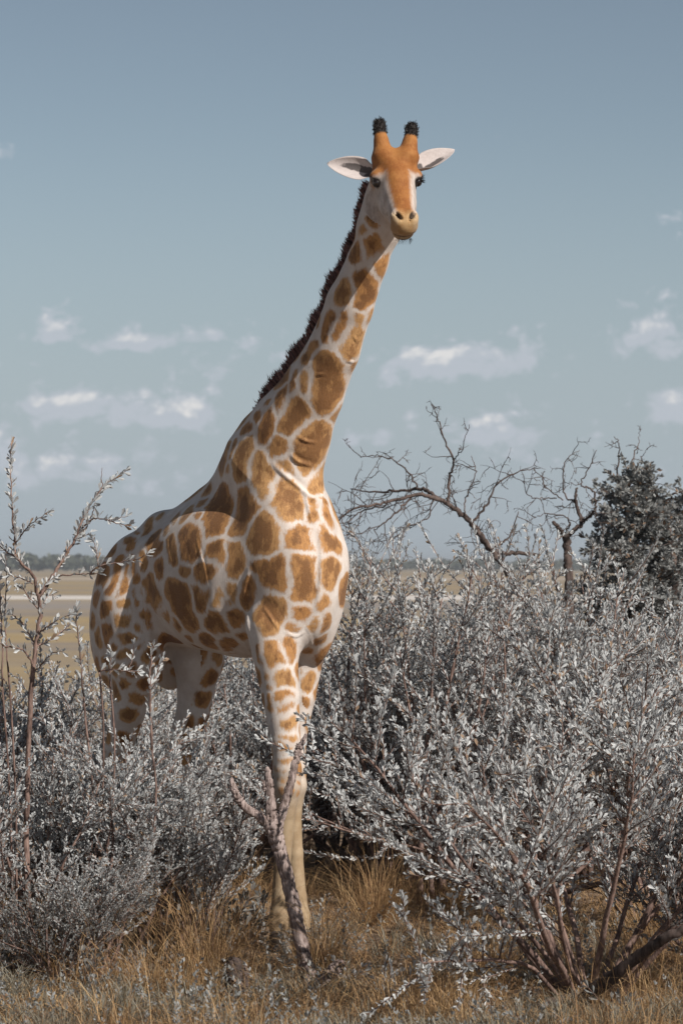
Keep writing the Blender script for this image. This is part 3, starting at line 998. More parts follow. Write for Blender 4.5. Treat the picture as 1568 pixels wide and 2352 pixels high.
# --- tail tuft and hooves
n = 500
rt = to_wld(np.array((-1.61, -.06, 1.42)) + rg.normal(0, .014, (n, 3)))
hairs('tail_tuft', rt, rt + np.stack([rg.normal(0, .03, n), rg.normal(0, .03, n), -rg.uniform(.2, .55, n)], -1), np.full(n, .006), M_BLACKHAIR, giraffe, 40)
for lg in (RF[-1][0], LF[-1][0], np.array((-1.27, .15, .06)), np.array((-1.11, -.15, .06))):
    for sd_ in (1, -1):
        b_ = Buf()
        c = np.array((lg[0] + .03, lg[1] + sd_ * .034, 0.0))
        rings = []
        for z_, sx, sy, o_ in ((0.0, .088, .044, .012), (.02, .088, .044, .010), (.06, .074, .040, -.004), (.095, .062, .036, -.016), (.11, .03, .02, -.02)):
            a_ = np.arange(14) * 2 * math.pi / 14
            rings.append(np.stack([c[0] + o_ + sx * np.cos(a_), c[1] + sy * np.sin(a_), np.full(14, z_)], -1))
        V = to_wld(np.concatenate(rings))
        i = np.arange(4)[:, None] * 14; j = np.arange(14)[None]; j2 = (j + 1) % 14
        q = np.stack([i + j, i + j2, i + 14 + j2, i + 14 + j], -1).reshape(-1, 4)
        top = np.array([[56, 56 + a, 57 + a] for a in range(1, 13)] + [[0, a + 1, a] for a in range(1, 13)])
        b_.add(V, np.concatenate([q[:, :3], q[:, [0, 2, 3]], top]))
        link('hoof', b_.mesh('hoof', M_HOOF, GB), giraffe)
# ------------------------------------------------------------------ ground
def hgt(x, y):
    return .05 * mnoise.noise(Vector((x * .45, y * .45, 0))) + .022 * mnoise.noise(Vector((x * 1.9, y * 1.9, 3))) - .012


gx = np.concatenate([-np.geomspace(9000, 4.2, 26), np.linspace(-4, 4, 81), np.geomspace(4.2, 9000, 26)])
gy = np.concatenate([[-600, -200, -60, -20, 0, 6, 10], np.linspace(11.5, 24, 126), np.geomspace(24.3, 12000, 60)])
GX, GY = np.meshgrid(gx, gy, indexing='ij')
GH = np.zeros_like(GX)
for i in range(len(gx)):
    for j in range(len(gy)):
        if abs(gx[i]) < 4.3 and 11 < gy[j] < 40:
            GH[i, j] = hgt(gx[i], gy[j]) * min(1, (gy[j] - 11) * 2, max(0, (40 - gy[j]) / 10))
V = np.stack([GX, GY, GH], -1).reshape(-1, 3)
ny = len(gy)
i = np.arange(len(gx) - 1)[:, None] * ny
j = np.arange(ny - 1)[None]
q = np.stack([i + j, i + ny + j, i + ny + j + 1, i + j + 1], -1).reshape(-1, 4)
m, N, b = principled('savanna_ground', .95, .1)
geo = N.n('ShaderNodeNewGeometry').outputs['Position']
X_, Y_, Z_ = N.sep(geo)
n1 = N.noise(geo, 3.5, 6, .65)
n2 = N.noise(geo, 40, 4, .6)
near = N.mix(N.ramp(n1.outputs[0], .35, .68), (.14, .095, .065), (.30, .215, .145))
near = N.mix(N.m('MULTIPLY', N.ramp(n2.outputs[0], .4, .7), .5), near, (.17, .15, .135))
# dry grass plain: streaks that run across the view, tens of metres deep
nf = N.noise(N.vmul(geo, (.012, .05, 1)), 1.0, 6, .62)
nf2 = N.noise(N.vmul(geo, (.05, .35, 1)), 1.0, 5, .65)
far = N.mix(N.ramp(nf.outputs[0], .38, .62), (.33, .245, .135), (.235, .20, .175))
far = N.mix(N.m('MULTIPLY', N.ramp(nf2.outputs[0], .4, .7), .55), far, (.36, .28, .17))
# pale dust of the salt pan lying in a belt across the plain
edge = N.m('MULTIPLY_ADD', N.m('SUBTRACT', nf.outputs[0], .5), 60, Y_)
pan = N.m('MULTIPLY', N.ramp(edge, 176, 186), N.ramp(edge, 214, 202))
far = N.mix(N.m('MULTIPLY', pan, .9), far, (.62, .58, .55))
bare = N.m('MULTIPLY', N.ramp(edge, 128, 150), N.ramp(edge, 178, 165))
far = N.mix(N.m('MULTIPLY', bare, .7), far, (.27, .245, .235))
pan2 = N.m('MULTIPLY', N.ramp(edge, 420, 450), N.ramp(edge, 560, 520))
far = N.mix(N.m('MULTIPLY', pan2, .5), far, (.48, .40, .33))
N.put(b.inputs['Base Color'], N.mix(N.ramp(Y_, 24, 60), near, far))
bump(N, b, N.m('ADD', n1.outputs[0], N.m('MULTIPLY', n2.outputs[0], .4)), .6, .03)
g = link('ground', make_mesh('ground', V, q, m))
tag(g, kind='structure')

# ------------------------------------------------------------------ leaves and shrubs
LEAF = np.array([(0, 0, 0), (.36, .10, .03), (.74, .195, .05), (1.0, .03, -.03), (.74, -.195, .05), (.36, -.10, .03), (.62, 0, -.03)])
LEAF_F = np.array([(0, 1, 6), (1, 2, 6), (2, 3, 6), (3, 4, 6), (4, 5, 6), (5, 0, 6)])
LEAF_F = LEAF_F[:, ::-1]


def leaf_frames(D, rg_):
    x = nrm(D)
    y = nrm(np.cross(x, rg_.normal(0, 1, D.shape)))
    return x, y, np.cross(x, y)


def leaves_mesh(name, P, D, S, mat, rg_, off=None, tmpl=LEAF, faces=LEAF_F, wide=1.0):
    x, y, z = leaf_frames(D, rg_)
    t = tmpl * np.array((1, wide, 1))
    V = P[:, None] + S[:, None, None] * (t[None, :, 0, None] * x[:, None] + t[None, :, 1, None] * y[:, None] + t[None, :, 2, None] * z[:, None])
    if off is not None:
        V = V - np.asarray(off)
    n_, k_ = len(P), len(tmpl)
    F = (np.arange(n_)[:, None, None] * k_ + faces[None]).reshape(-1, 3)
    return make_mesh(name, V.reshape(-1, 3), F, mat, {'rnd': np.repeat(rg_.random(n_), k_)}, False)


def wander(p, d, L, n, rg_, jit, lift):
    """a polyline that starts at p along d and wanders, bending towards lift"""
    pts = [np.array(p, float)]
    d = np.array(d, float); d /= np.linalg.norm(d)
    st = L / (n - 1)
    for _ in range(n - 1):
        d = d + rg_.normal(0, jit, 3) + np.array((0, 0, lift))
        d /= np.linalg.norm(d)
        pts.append(pts[-1] + d * st)
    return np.array(pts)


def leafy(pts, rg_, first, step, per, size, P, D, S, ang=.75):
    seg = np.linalg.norm(np.diff(pts, axis=0), axis=1)
    cum = np.concatenate([[0], np.cumsum(seg)])
    L = cum[-1]
    if L - first < step:
        return
    ds = np.arange(first, L, step)
    ds = ds + rg_.uniform(-.3, .3, len(ds)) * step
    ds = np.clip(ds, 0, L)
    for c in range(per):
        pp = np.stack([np.interp(ds, cum, pts[:, k]) for k in range(3)], -1)
        ix = np.clip(np.searchsorted(cum, ds) - 1, 0, len(seg) - 1)
        tt = nrm(np.diff(pts, axis=0))[ix]
        o = rg_.normal(0, 1, (len(ds), 3))
        o -= (o * tt).sum(1, keepdims=True) * tt
        P.append(pp)
        D.append(tt + nrm(o) * ang * rg_.uniform(.6, 1.5, (len(ds), 1)) + np.array((0, 0, .15)))
        S.append(size * rg_.uniform(.62, 1.2, len(ds)))
    # end rosette
    P.append(np.repeat(pts[[-1]], 3, 0)); D.append(nrm(np.diff(pts, axis=0))[[-1]] + rg_.normal(0, .4, (3, 3))); S.append(size * rg_.uniform(.6, 1, 3))


def grow_shrub(seed, height, spread, nstem, size=.038, step=.023, per=3, bare=.26, gap=.098):
    rg_ = np.random.default_rng(seed)
    B, P, D, S = Buf(), [], [], []
    for k in range(nstem):
        az_ = (k + rg_.uniform(-.4, .4)) / nstem * 2 * math.pi
        tl = rg_.uniform(.08, 1.0) ** .8 * spread
        d = np.array((math.sin(tl) * math.cos(az_), math.sin(tl) * math.sin(az_), math.cos(tl)))
        L = height * rg_.uniform(.75, 1.12) / max(.62, math.cos(tl * .75))
        p0 = np.array((math.cos(az_), math.sin(az_), 0)) * rg_.uniform(.02, .13) * height * .6 + np.array((0, 0, -.03))
        st = wander(p0, d, L, 12, rg_, .085, rg_.uniform(-.045, .035))
        st[:, 2] = np.maximum(st[:, 2], .02 + .08 * np.linspace(0, 1, 12))
        r0 = .0098 * height * rg_.uniform(.7, 1.7)
        tube(B, st, np.linspace(r0, .0038, 12), 5, rg_.random())
        leafy(st[8:], rg_, .02, step, 2, size, P, D, S)
        ns = int(L / gap)
        for q_ in range(ns):
            u = bare + (1 - bare) * (q_ + rg_.random()) / ns
            i_ = min(10, int(u * 11)); f = u * 11 - i_
            p = st[i_] * (1 - f) + st[i_ + 1] * f
            t_ = nrm(st[i_ + 1] - st[i_])
            o = rg_.normal(0, 1, 3); o -= (o @ t_) * t_; o /= np.linalg.norm(o)
            sd = t_ * .75 + o * .85 + np.array((0, 0, .28))
            sl_ = height * rg_.uniform(.16, .48) * (1.1 - .45 * u)
            sh = wander(p, sd, sl_, 6, rg_, .07, .06)
            tube(B, sh, np.linspace(.0054, .0022, 6), 3, rg_.random(), cap=False)
            if p[2] < height * .16 and rg_.random() < .5:
                continue
            leafy(sh, rg_, .03, step, per, size, P, D, S, .58)
            for w_i in range(rg_.integers(0, 3)):
                j_ = rg_.integers(1, 5)
                o = rg_.normal(0, 1, 3)
                tw = wander(sh[j_], nrm(sh[j_] - sh[j_ - 1]) * .7 + nrm(o) * .8 + np.array((0, 0, .2)), sl_ * rg_.uniform(.3, .55), 4, rg_, .1, .03)
                tube(B, tw, np.linspace(.0034, .0016, 4), 3, rg_.random(), cap=False)
                leafy(tw, rg_, .015, step, per, size, P, D, S)
    P, D, S = np.concatenate(P), np.concatenate(D), np.concatenate(S)
    ok = P[:, 2] > .05
    return B, P[ok], D[ok], S[ok], rg_


def grow_bushy_tree(seed, height, radius, size=.05, nlat=90):
    """a central trunk with many side limbs that shorten towards a pointed top"""
    rg_ = np.random.default_rng(seed)
    B, P, D, S = Buf(), [], [], []
    st = wander((0, 0, -.05), (0, 0, 1), height, 16, rg_, .06, .05)
    tube(B, st, np.linspace(.05, .006, 16), 8, .5, .08, seed)
    leafy(st[11:], rg_, .02, .03, 4, size, P, D, S, 1.0)
    for k in range(nlat):
        u = .10 + .88 * (k + rg_.random()) / nlat
        i_ = min(14, int(u * 15)); p = st[i_] + (st[i_ + 1] - st[i_]) * (u * 15 - i_)
        a_ = rg_.uniform(0, 6.28)
        L = (radius * (1 - u) ** .75 + .14) * rg_.uniform(.6, 1.15)
        lm = wander(p, (math.cos(a_), math.sin(a_), rg_.uniform(.1, .7)), L, 8, rg_, .12, .02)
        tube(B, lm, np.linspace(.012 * (1.2 - u), .003, 8), 5, rg_.random(), cap=False)
        for q_ in range(int(4 + L * 22)):
            j_ = rg_.integers(1, 7)
            o = rg_.normal(0, 1, 3); o[2] += .35
            sh = wander(lm[j_] + (lm[j_ + 1] - lm[j_]) * rg_.random(), nrm(o), rg_.uniform(.08, .26), 5, rg_, .15, .02)
            tube(B, sh, np.linspace(.003, .0015, 5), 3, rg_.random(), cap=False)
            leafy(sh, rg_, .015, .026, 4, size, P, D, S, 1.0)
    return B, np.concatenate(P), np.concatenate(D), np.concatenate(S), rg_


LEAF2 = np.array([(0, 0, 0), (.6, .24, .04), (1, 0, -.02), (.6, -.24, .04)])
LEAF2_F = np.array([(0, 2, 1), (0, 3, 2)])


def build_shrub(seed, mat, few=False, **kw):
    B, P, D, S, rg_ = grow_shrub(seed, **kw)
    bm_ = B.mesh('branches', M_TWIG)
    fm_ = leaves_mesh('foliage', P, D, S, mat, rg_, None, *((LEAF2, LEAF2_F) if few else (LEAF, LEAF_F)))
    return bm_, fm_


def put_shrub(meshes, x, y, rot, sc, label, cat='shrub', group=None, name='silver_shrub', scz=None, tilt=(0, 0)):
    o = empty(name, (x, y, hgt(x, y) if (abs(x) < 4.3 and 11 < y < 28) else 0))
    o.rotation_euler = (tilt[0], tilt[1], rot)
    o.scale = (sc, sc, scz or sc)
    tag(o, label, cat, group)
    link('branches', meshes[0], o)
    f = link('foliage', meshes[1], o)
    f['kind'] = 'stuff'
    return o


def pxx(px, Y):
    return (px - 784) / FPX * Y


SH = [build_shrub(11, M_LEAF, height=1.5, spread=.90, nstem=18, bare=.36),
      build_shrub(12, M_LEAF, height=1.7, spread=.75, nstem=16, size=.036),
      build_shrub(13, M_LEAF, height=1.6, spread=1.0, nstem=18, size=.036),
      build_shrub(14, M_LEAF, height=1.8, spread=.60, nstem=15, size=.036),
      build_shrub(15, M_LEAF, height=1.35, spread=.48, nstem=13, size=.037, bare=.42),
      build_shrub(16, M_LEAF, height=1.5, spread=.42, nstem=12, size=.036, bare=.45),
      build_shrub(17, M_LEAF, height=2.0, spread=.45, nstem=7, size=.038, gap=.19, bare=.3, step=.03)]
SHD = build_shrub(21, M_LEAF_D, height=1.5, spread=.9, nstem=16, size=.045, step=.035, per=3, bare=.08)
TREES = []
for sd_, h_, r_ in ((22, 3.0, .80), (23, 2.55, 1.15)):
    B, P, D, S, rg_ = grow_bushy_tree(sd_, h_, r_)
    TREES.append((B.mesh('branches', M_THORN), leaves_mesh('foliage', P, D, S, M_LEAF_D, rg_, None, LEAF2, LEAF2_F)))


SPOTS = [  # px, Y, mesh, scale, z-scale, rotation, label
    (1350, 14.25, 0, 1.0, 1.0, .4, 'broad silver shrub rising in front of the thicket beside the dark fallen branch'),
    (1190, 18.2, 2, 1.0, .98, 2.1, 'dense silver shrub in the thicket just right of the standing forelegs'),
    (1500, 16.6, 4, 1.25, 1.1, 4.2, 'silver shrub at the thicket edge behind the fallen branch'),
    (835, 20.4, 1, 1.0, .80, .9, 'silver shrub with dark arching bare stems behind the forelegs'),
    (1020, 19.4, 3, 1.0, .88, 5.1, 'upright silver shrub below the arching dead branch'),
    (1250, 19.8, 1, 1.08, 1.06, 3.3, 'silver shrub below the forked thorn tree'),
    (1560, 20.0, 2, 1.12, 1.05, 1.3, 'silver shrub below the dull leafy tree'),
    (1390, 22.4, 0, 1.2, 1.15, 2.6, 'silver shrub against the foot of the dull leafy tree'),
    (960, 24.5, 2, 1.0, .94, .2, 'small silver shrub far back under the arching dead branch tip'),
    (1160, 24.0, 3, 1.05, 1.04, 1.9, 'silver shrub at the root of the arching dead branch'),
    (720, 23.5, 0, 1.0, .85, 3.9, 'silver shrub deep behind the giraffe chest'),
    (560, 19.8, 2, .95, .88, 1.1, 'silver shrub seen under the giraffe belly'),
    (640, 21.8, 1, .95, .9, 2.9, 'silver shrub behind the gap between belly and forelegs'),
    (440, 20.8, 2, .95, .86, .5, 'silver shrub behind the hind legs'),
    (290, 15.4, 4, .85, .78, 2.4, 'silver shrub in front of the hind legs'),
    (0, 15.3, 1, .76, .76, 5.0, 'silver shrub round the foot of the tall bare-topped shoots'),
    (170, 15.25, 5, .85, .76, 3.0, 'narrow silver shrub between the tall shoots and the hind legs'),
    (385, 15.4, 5, .70, .70, .9, 'low silver shrub left of the forked dead trunk'),
    (462, 15.5, 4, .50, .66, 4.4, 'small silver shrub touching the left prong of the dead trunk'),
    (905, 18.9, 6, 1.0, .95, .3, 'thin silver shrub with long loose shoots against the far plain'),
    (1015, 18.3, 6, .95, 1.0, 2.3, 'thin silver shrub with loose shoots below the dead branch'),
    (1240, 18.6, 6, 1.0, .95, 4.3, 'loose silver shoots rising above the dense thicket'),
    (850, 19.6, 6, 1.0, 1.06, 1.3, 'loose silver shrub just behind the giraffe chest'),
    (1085, 19.0, 6, 1.0, 1.08, 3.3, 'loose silver shrub in line with the arching dead trunk'),
    (1330, 19.4, 6, 1.05, 1.06, 5.3, 'loose silver shrub below the leafy pointed tree'),
    (215, 14.75, 4, .46, .48, 1.9, 'knee high silver shrub in the grass before the rump side thicket'),
    (-60, 17.6, 1, .9, .84, 1.7, 'silver shrub at the rim of the grass plain'),
    (150, 18.2, 3, .75, .76, 3.6, 'thin silver shrub behind the rump side thicket'),
]
for px, Y, mi, sc, sz, rot, lab in SPOTS:
    put_shrub(SH[mi], pxx(px, Y), Y, rot, sc, lab, scz=sz)
put_shrub(SHD, pxx(175, 21.5), 21.5, .7, .95, 'dark dull shrub standing behind the giraffe rump', name='dark_shrub', scz=.88)
put_shrub(TREES[0], pxx(1440, 25.2), 25.2, 2.2, 1.2, 'dense dull grey leafy tree with a pointed top beside the forked thorn tree', 'tree', name='leafy_tree', scz=.98)
put_shrub(TREES[1], pxx(1560, 25.9), 25.9, 4.0, 1.15, 'round dull grey leafy tree right behind the pointed one', 'tree', name='leafy_tree')
put_shrub(TREES[1], pxx(1700, 26.8), 26.8, 5.2, 1.25, 'dull grey leafy tree farthest from the thorn trees', 'tree', name='leafy_tree')
put_shrub(SHD, pxx(1430, 24.6), 24.6, 5.4, .8, 'low dull grey bush at the foot of the forked thorn tree', 'bush', name='dark_shrub', scz=.85)
put_shrub(SHD, pxx(1665, 14.7), 14.7, 1.0, .62, 'dull dark bush on the right of the fallen branch', 'bush', name='dark_shrub', scz=.62)


put_shrub(SHD, pxx(120, 14.7), 14.7, 2.7, .42, 'knee high dark bush in the grass below the tall shoots', 'bush', name='dark_shrub', scz=.40)


# ------------------------------------------------------------------ tall shoots beside the rump (traced shrub)
def zp(x, y, Y):
    return at(x * .3174, 975.9 + y * .3174, Y)


rg4 = np.random.default_rng(44)
B = Buf(); P, D, S = [], [], []
YS = 14.9
WOOD = [  # (points (zoom x, y, depth offset)), radius from, to, leaf start fraction, leaf step (0 = bare)
    ([(190, 2900, .1), (215, 2200, .05), (240, 1800, 0), (265, 1560, 0), (297, 1340, -.03), (270, 1220, -.05), (235, 1080, -.08), (120, 962, -.10)], .0145, .007, .45, .05),
    ([(120, 962, -.10), (108, 860, -.10), (92, 640, -.08), (84, 420, -.06), (82, 130, -.05)], .007, .0018, .05, .026),
    ([(120, 962, -.10), (40, 910, -.05), (-30, 830, .0)], .006, .003, .1, .03),
    ([(110, 870, -.1), (190, 750, -.15), (250, 700, -.18), (345, 635, -.2)], .004, .0014, .1, .04),
    ([(285, 1240, -.04), (380, 1105, .02), (450, 980, .06), (535, 840, .1), (640, 610, .14), (750, 440, .18), (830, 392, .2), (905, 335, .22)], .011, .0018, .25, .022),
    ([(575, 770, .12), (660, 690, .1), (740, 678, .08), (860, 715, .05), (955, 732, .03)], .005, .0016, .1, .04),
    ([(690, 560, .15), (680, 590, .15), (655, 700, .14), (570, 790, .12)], .002, .003, 0, .06),
    ([(745, 440, .18), (735, 380, .18), (742, 310, .19)], .0025, .0012, .9, .05),
    ([(540, 830, .1), (600, 810, .07), (650, 780, .05)], .003, .0014, .1, .05),
    ([(760, 690, .08), (830, 685, .1), (915, 660, .12)], .0028, .0014, .2, .035),
    ([(390, 1100, .03), (480, 1085, .0), (600, 1078, -.04), (710, 1075, -.08)], .005, .002, .45, .07),
    ([(650, 1080, -.06), (710, 1030, -.1), (800, 1005, -.12), (930, 985, -.15), (1020, 962, -.18), (1075, 925, -.2)], .0042, .0014, .02, .055),
    ([(715, 1030, -.1), (705, 930, -.1), (680, 850, -.1), (655, 820, -.1)], .003, .0012, .1, .03),
    ([(300, 1210, -.05), (345, 1140, -.02), (400, 1110, .0)], .004, .002, .1, .03),
    ([(297, 1340, -.03), (330, 1270, .0), (350, 1230, .03), (400, 1240, .05)], .004, .002, .1, .03),
    ([(290, 1500, 0), (360, 1450, -.05), (430, 1405, -.08), (510, 1370, -.1)], .005, .002, .1, .03),
    ([(265, 1600, 0), (210, 1510, .05), (160, 1430, .08), (90, 1370, .1)], .006, .002, .2, .03),
    ([(245, 1740, 0), (170, 1630, -.05), (40, 1600, -.1), (-20, 1560, -.1)], .006, .002, .2, .032),
    ([(260, 1600, 0), (340, 1570, .05), (420, 1520, .1), (500, 1440, .12)], .006, .002, .2, .03),
    ([(245, 1800, 0), (310, 1720, -.06), (390, 1650, -.1), (450, 1640, -.12)], .005, .002, .1, .03),
    ([(235, 1080, -.08), (160, 1010, -.03), (145, 960, .0)], .004, .002, .1, .028),
    ([(240, 1150, -.07), (180, 1120, -.1), (110, 1100, -.13), (70, 1085, -.15)], .004, .002, .1, .035),
    ([(275, 1330, -.03), (200, 1230, -.06), (165, 1180, -.08), (130, 1170, -.1)], .004, .002, .1, .03),
    ([(20, 1900, .1), (20, 1500, .1), (10, 1300, .1), (0, 1100, .1)], .005, .002, .3, .045),
    ([(60, 1750, .05), (40, 1400, .05), (48, 1050, .08), (42, 930, .08)], .004, .0015, .2, .045),
    ([(640, 2300, .1), (600, 1900, .1), (580, 1650, .1), (560, 1450, .1), (555, 1320, .1)], .006, .002, .2, .035),
    ([(1100, 2352, .0), (1090, 2000, .0), (1085, 1800, .0), (1100, 1640, .0), (1110, 1600, 0)], .007, .003, .1, .03),
    ([(720, 1780, .0), (800, 1772, -.03), (900, 1775, -.05), (1010, 1790, -.05)], .0045, .0025, .1, .035),
    ([(1090, 1900, .0), (1140, 1800, .04), (1150, 1740, .05), (1180, 1690, .06)], .004, .002, .1, .03),
    ([(930, 1780, -.05), (960, 1690, -.05), (970, 1590, -.05)], .003, .0014, .5, .05),
    ([(800, 1900, .0), (800, 1770, .0), (805, 1680, .0), (812, 1640, 0)], .004, .002, .2, .03),
]
for ctrl, r0, r1, lf, stp in WOOD:
    c = np.array([zp(x, y, YS + d) for x, y, d in ctrl])
    n_ = 5 * len(ctrl)
    p = smooth_path(c, n_)
    p[1:-1] += rg4.normal(0, .0022, (n_ - 2, 3))
    tube(B, p, np.linspace(r0, r1, n_), 6, rg4.random())
    k0 = int(lf * (n_ - 2))
    leafy(p[k0:], rg4, .0, stp * .8, 3, .046, P, D, S, .8)
root_xy = zp(190, 2900, YS + .1)
gz = 0.0
tube(B, [(root_xy[0], root_xy[1], gz - .05), (root_xy[0] + .01, root_xy[1], root_xy[2] * .5), tuple(root_xy)], [.019, .017, .0145], 7, .5)
for x0_, y0_ in ((20, 1900), (60, 1750), (640, 2300), (1100, 2352), (800, 1900), (720, 1780)):
    q0 = zp(x0_, y0_, YS + .05)
    tube(B, smooth_path([(q0[0] * .55 + root_xy[0] * .45, q0[1], gz - .03), (q0[0] * .9 + root_xy[0] * .1 + .03, q0[1] + .05, q0[2] * .45), (q0[0] + .02, q0[1] + .02, q0[2] * .8), tuple(q0)], 8), np.linspace(.0065, .005, 8), 5, .4)
P, D, S = np.concatenate(P), np.concatenate(D), np.concatenate(S)
base = np.array((root_xy[0], root_xy[1], 0))
tall = empty('tall_shoot_shrub', base)
tag(tall, 'tall open silver shrub with long leafy shoots reaching above the giraffe rump', 'shrub')
link('branches', B.mesh('branches', M_TWIG, base), tall)


def single_leaves(P, D, S, parent, base, mat, count, rg_):
    """the largest leaves as parts of their own; returns the rest"""
    pick = np.argsort(-S * (P[:, 2] > .9))[:count]
    lm = make_mesh('leaf', LEAF, LEAF_F, mat, {'rnd': np.full(len(LEAF), .55)}, False)
    x, y, z = leaf_frames(D[pick], rg_)
    for k, ix in enumerate(pick):
        o = link('leaf', lm, parent)
        M_ = np.eye(4)
        M_[:3, 0], M_[:3, 1], M_[:3, 2] = x[k] * S[ix], y[k] * S[ix], z[k] * S[ix]
        M_[:3, 3] = P[ix] - base
        o.matrix_local = Matrix(M_.tolist())
    rest = np.ones(len(P), bool)
    rest[pick] = False
    return rest


rest = single_leaves(P, D, S, tall, base, M_LEAF, 290, rg4)
f = link('foliage', leaves_mesh('foliage', P[rest], D[rest], S[rest], M_LEAF, rg4, base), tall)
f['kind'] = 'stuff'
# ------------------------------------------------------------------ dead thorn trees on the right (traced limbs, twigs grown)
def qp(x, y, Y):
    """a point of the second close look (1330..2731 x 1600..2700)"""
    return at((1330 + x * .8935) * .5741, (1600 + y * .8935) * .5741, Y)


def twiggy(B, pts, rg_, L0, step, depth, thorn=True, down=0.0, rmin=.0027):
    seg = np.linalg.norm(np.diff(pts, axis=0), axis=1).sum()
    n_ = max(2, int(seg / step))
    for k in range(n_):
        u = (k + rg_.random()) / n_
        i_ = min(len(pts) - 2, int(u * (len(pts) - 1)))
        p = pts[i_] + (pts[i_ + 1] - pts[i_]) * rg_.random()
        t_ = nrm(pts[i_ + 1] - pts[i_])
        o = rg_.normal(0, 1, 3); o -= (o @ t_) * t_
        d = t_ * .6 + nrm(o) + np.array((0, 0, -down))
        L = L0 * rg_.uniform(.4, 1.2)
        w = wander(p, d, L, 7, rg_, .22, .0 - down * .06)
        tube(B, w, np.linspace(rmin * (1 + .35 * depth), rmin * .5, 7), 3, rg_.random(), cap=False)
        if depth > 0:
            twiggy(B, w, rg_, L0 * .45, step * 1.1, depth - 1, thorn, down, rmin)


def thorn_tree(label, Y, limbs, seed, foot, name='thorn_tree', L0=.42, step=.09, down=.25):
    rg_ = np.random.default_rng(seed)
    B, T = Buf(), Buf()
    for pts, r0, r1, tw in limbs:
        c = np.array([qp(x, y, Y + d) for x, y, d in pts])
        n_ = 6 * len(pts)
        p = smooth_path(c, n_)
        p[1:-1] += rg_.normal(0, .007, (n_ - 2, 3)) * np.linspace(1, .6, n_ - 2)[:, None]
        tube(B, p, np.linspace(r0 * .8, r1 * .85, n_), 8, rg_.random(), .10, seed)
        if tw:
            twiggy(T, p[int(.15 * n_):], rg_, L0 * tw, step / tw ** .3, 2, True, down)
    f = qp(foot[0], foot[1], Y)
    base = np.array((f[0], f[1], 0.0))
    tube(B, smooth_path([(f[0] + .05, f[1], -.1), (f[0] - .03, f[1] + .03, f[2] * .5), tuple(f)], 9), np.linspace(limbs[0][1] * 1.35, limbs[0][1], 9), 8, .5, .12, seed)
    o = empty(name, base)
    tag(o, label, 'tree')
    link('trunk', B.mesh('trunk', M_THORN, base), o)
    tw_ = link('twigs', T.mesh('twigs', M_THORN, base), o)
    tw_['kind'] = 'stuff'
    return o


thorn_tree('dead thorn tree with a trunk arching over to a drooping twiggy crown', 23.2, [
    ([(790, 900, 0), (775, 760, 0), (700, 660, 0), (655, 600, -.1), (610, 540, -.15), (550, 490, -.2), (470, 445, -.25), (380, 425, -.3), (280, 450, -.35), (180, 470, -.4), (90, 490, -.45), (20, 545, -.5)], .040, .006, 1.0),
    ([(470, 440, -.25), (400, 400, -.1), (300, 410, .0), (180, 412, .1), (80, 398, .15)], .022, .004, 1.0),
    ([(380, 390, -.2), (335, 320, -.15), (270, 270, -.1), (200, 250, -.05), (125, 258, 0)], .010, .003, .5),
    ([(520, 460, -.2), (525, 340, -.1), (540, 270, -.1), (500, 180, -.05), (470, 80, 0), (440, 20, 0)], .016, .003, .55),
    ([(540, 270, -.1), (580, 220, -.2), (610, 110, -.25)], .007, .0025, .4),
    ([(620, 550, -.15), (690, 470, -.05), (730, 380, .0), (820, 325, .05), (930, 305, .1)], .014, .003, .7),
    ([(350, 440, -.3), (280, 510, -.5), (220, 560, -.6), (185, 585, -.6)], .012, .003, 1.1),
    ([(240, 470, -.35), (130, 500, -.2), (70, 545, -.2), (0, 555, -.2)], .009, .003, .9),
    ([(700, 660, 0), (760, 640, .1), (800, 590, .2), (830, 500, .2)], .016, .004, .45),
    ([(450, 440, -.2), (430, 520, -.3), (360, 560, -.35), (265, 600, -.4)], .008, .003, .8),
    ([(690, 660, 0), (760, 690, .1), (820, 685, .2), (920, 695, .3)], .03, .014, .4),
    ([(590, 520, -.2), (600, 420, -.1), (640, 330, -.1), (620, 250, 0)], .008, .003, .6),
], 61, (790, 900))
thorn_tree('bare thorn tree forking low with stubby dark limbs beside the leafy tree', 24.2, [
    ([(1055, 900, 0), (1052, 760, 0), (1050, 680, 0), (1045, 610, 0)], .046, .036, 0),
    ([(1045, 615, 0), (1020, 590, -.05), (1000, 560, -.1), (985, 545, -.1)], .028, .014, .3),
    ([(1048, 612, 0), (1080, 580, .0), (1115, 545, .05), (1095, 490, .1), (1085, 440, .12), (1095, 395, .15)], .028, .010, .7),
    ([(1110, 545, .05), (1150, 520, -.1), (1180, 480, -.2), (1160, 400, -.2), (1110, 380, -.2), (1145, 310, -.2), (1180, 225, -.2)], .016, .003, .5),
    ([(1085, 460, .12), (1040, 430, .2), (1030, 340, .2), (1045, 270, .25), (1105, 225, .3)], .010, .003, .7),
    ([(1030, 450, .2), (960, 400, .15), (935, 350, .1), (950, 320, .1)], .007, .003, .6),
    ([(1000, 440, .2), (930, 440, .15), (870, 420, .1), (850, 330, 0)], .007, .003, .8),
    ([(1040, 600, 0), (1060, 560, -.2), (1040, 520, -.3), (950, 510, -.3), (880, 540, -.3)], .010, .003, .8),
], 62, (1055, 900))
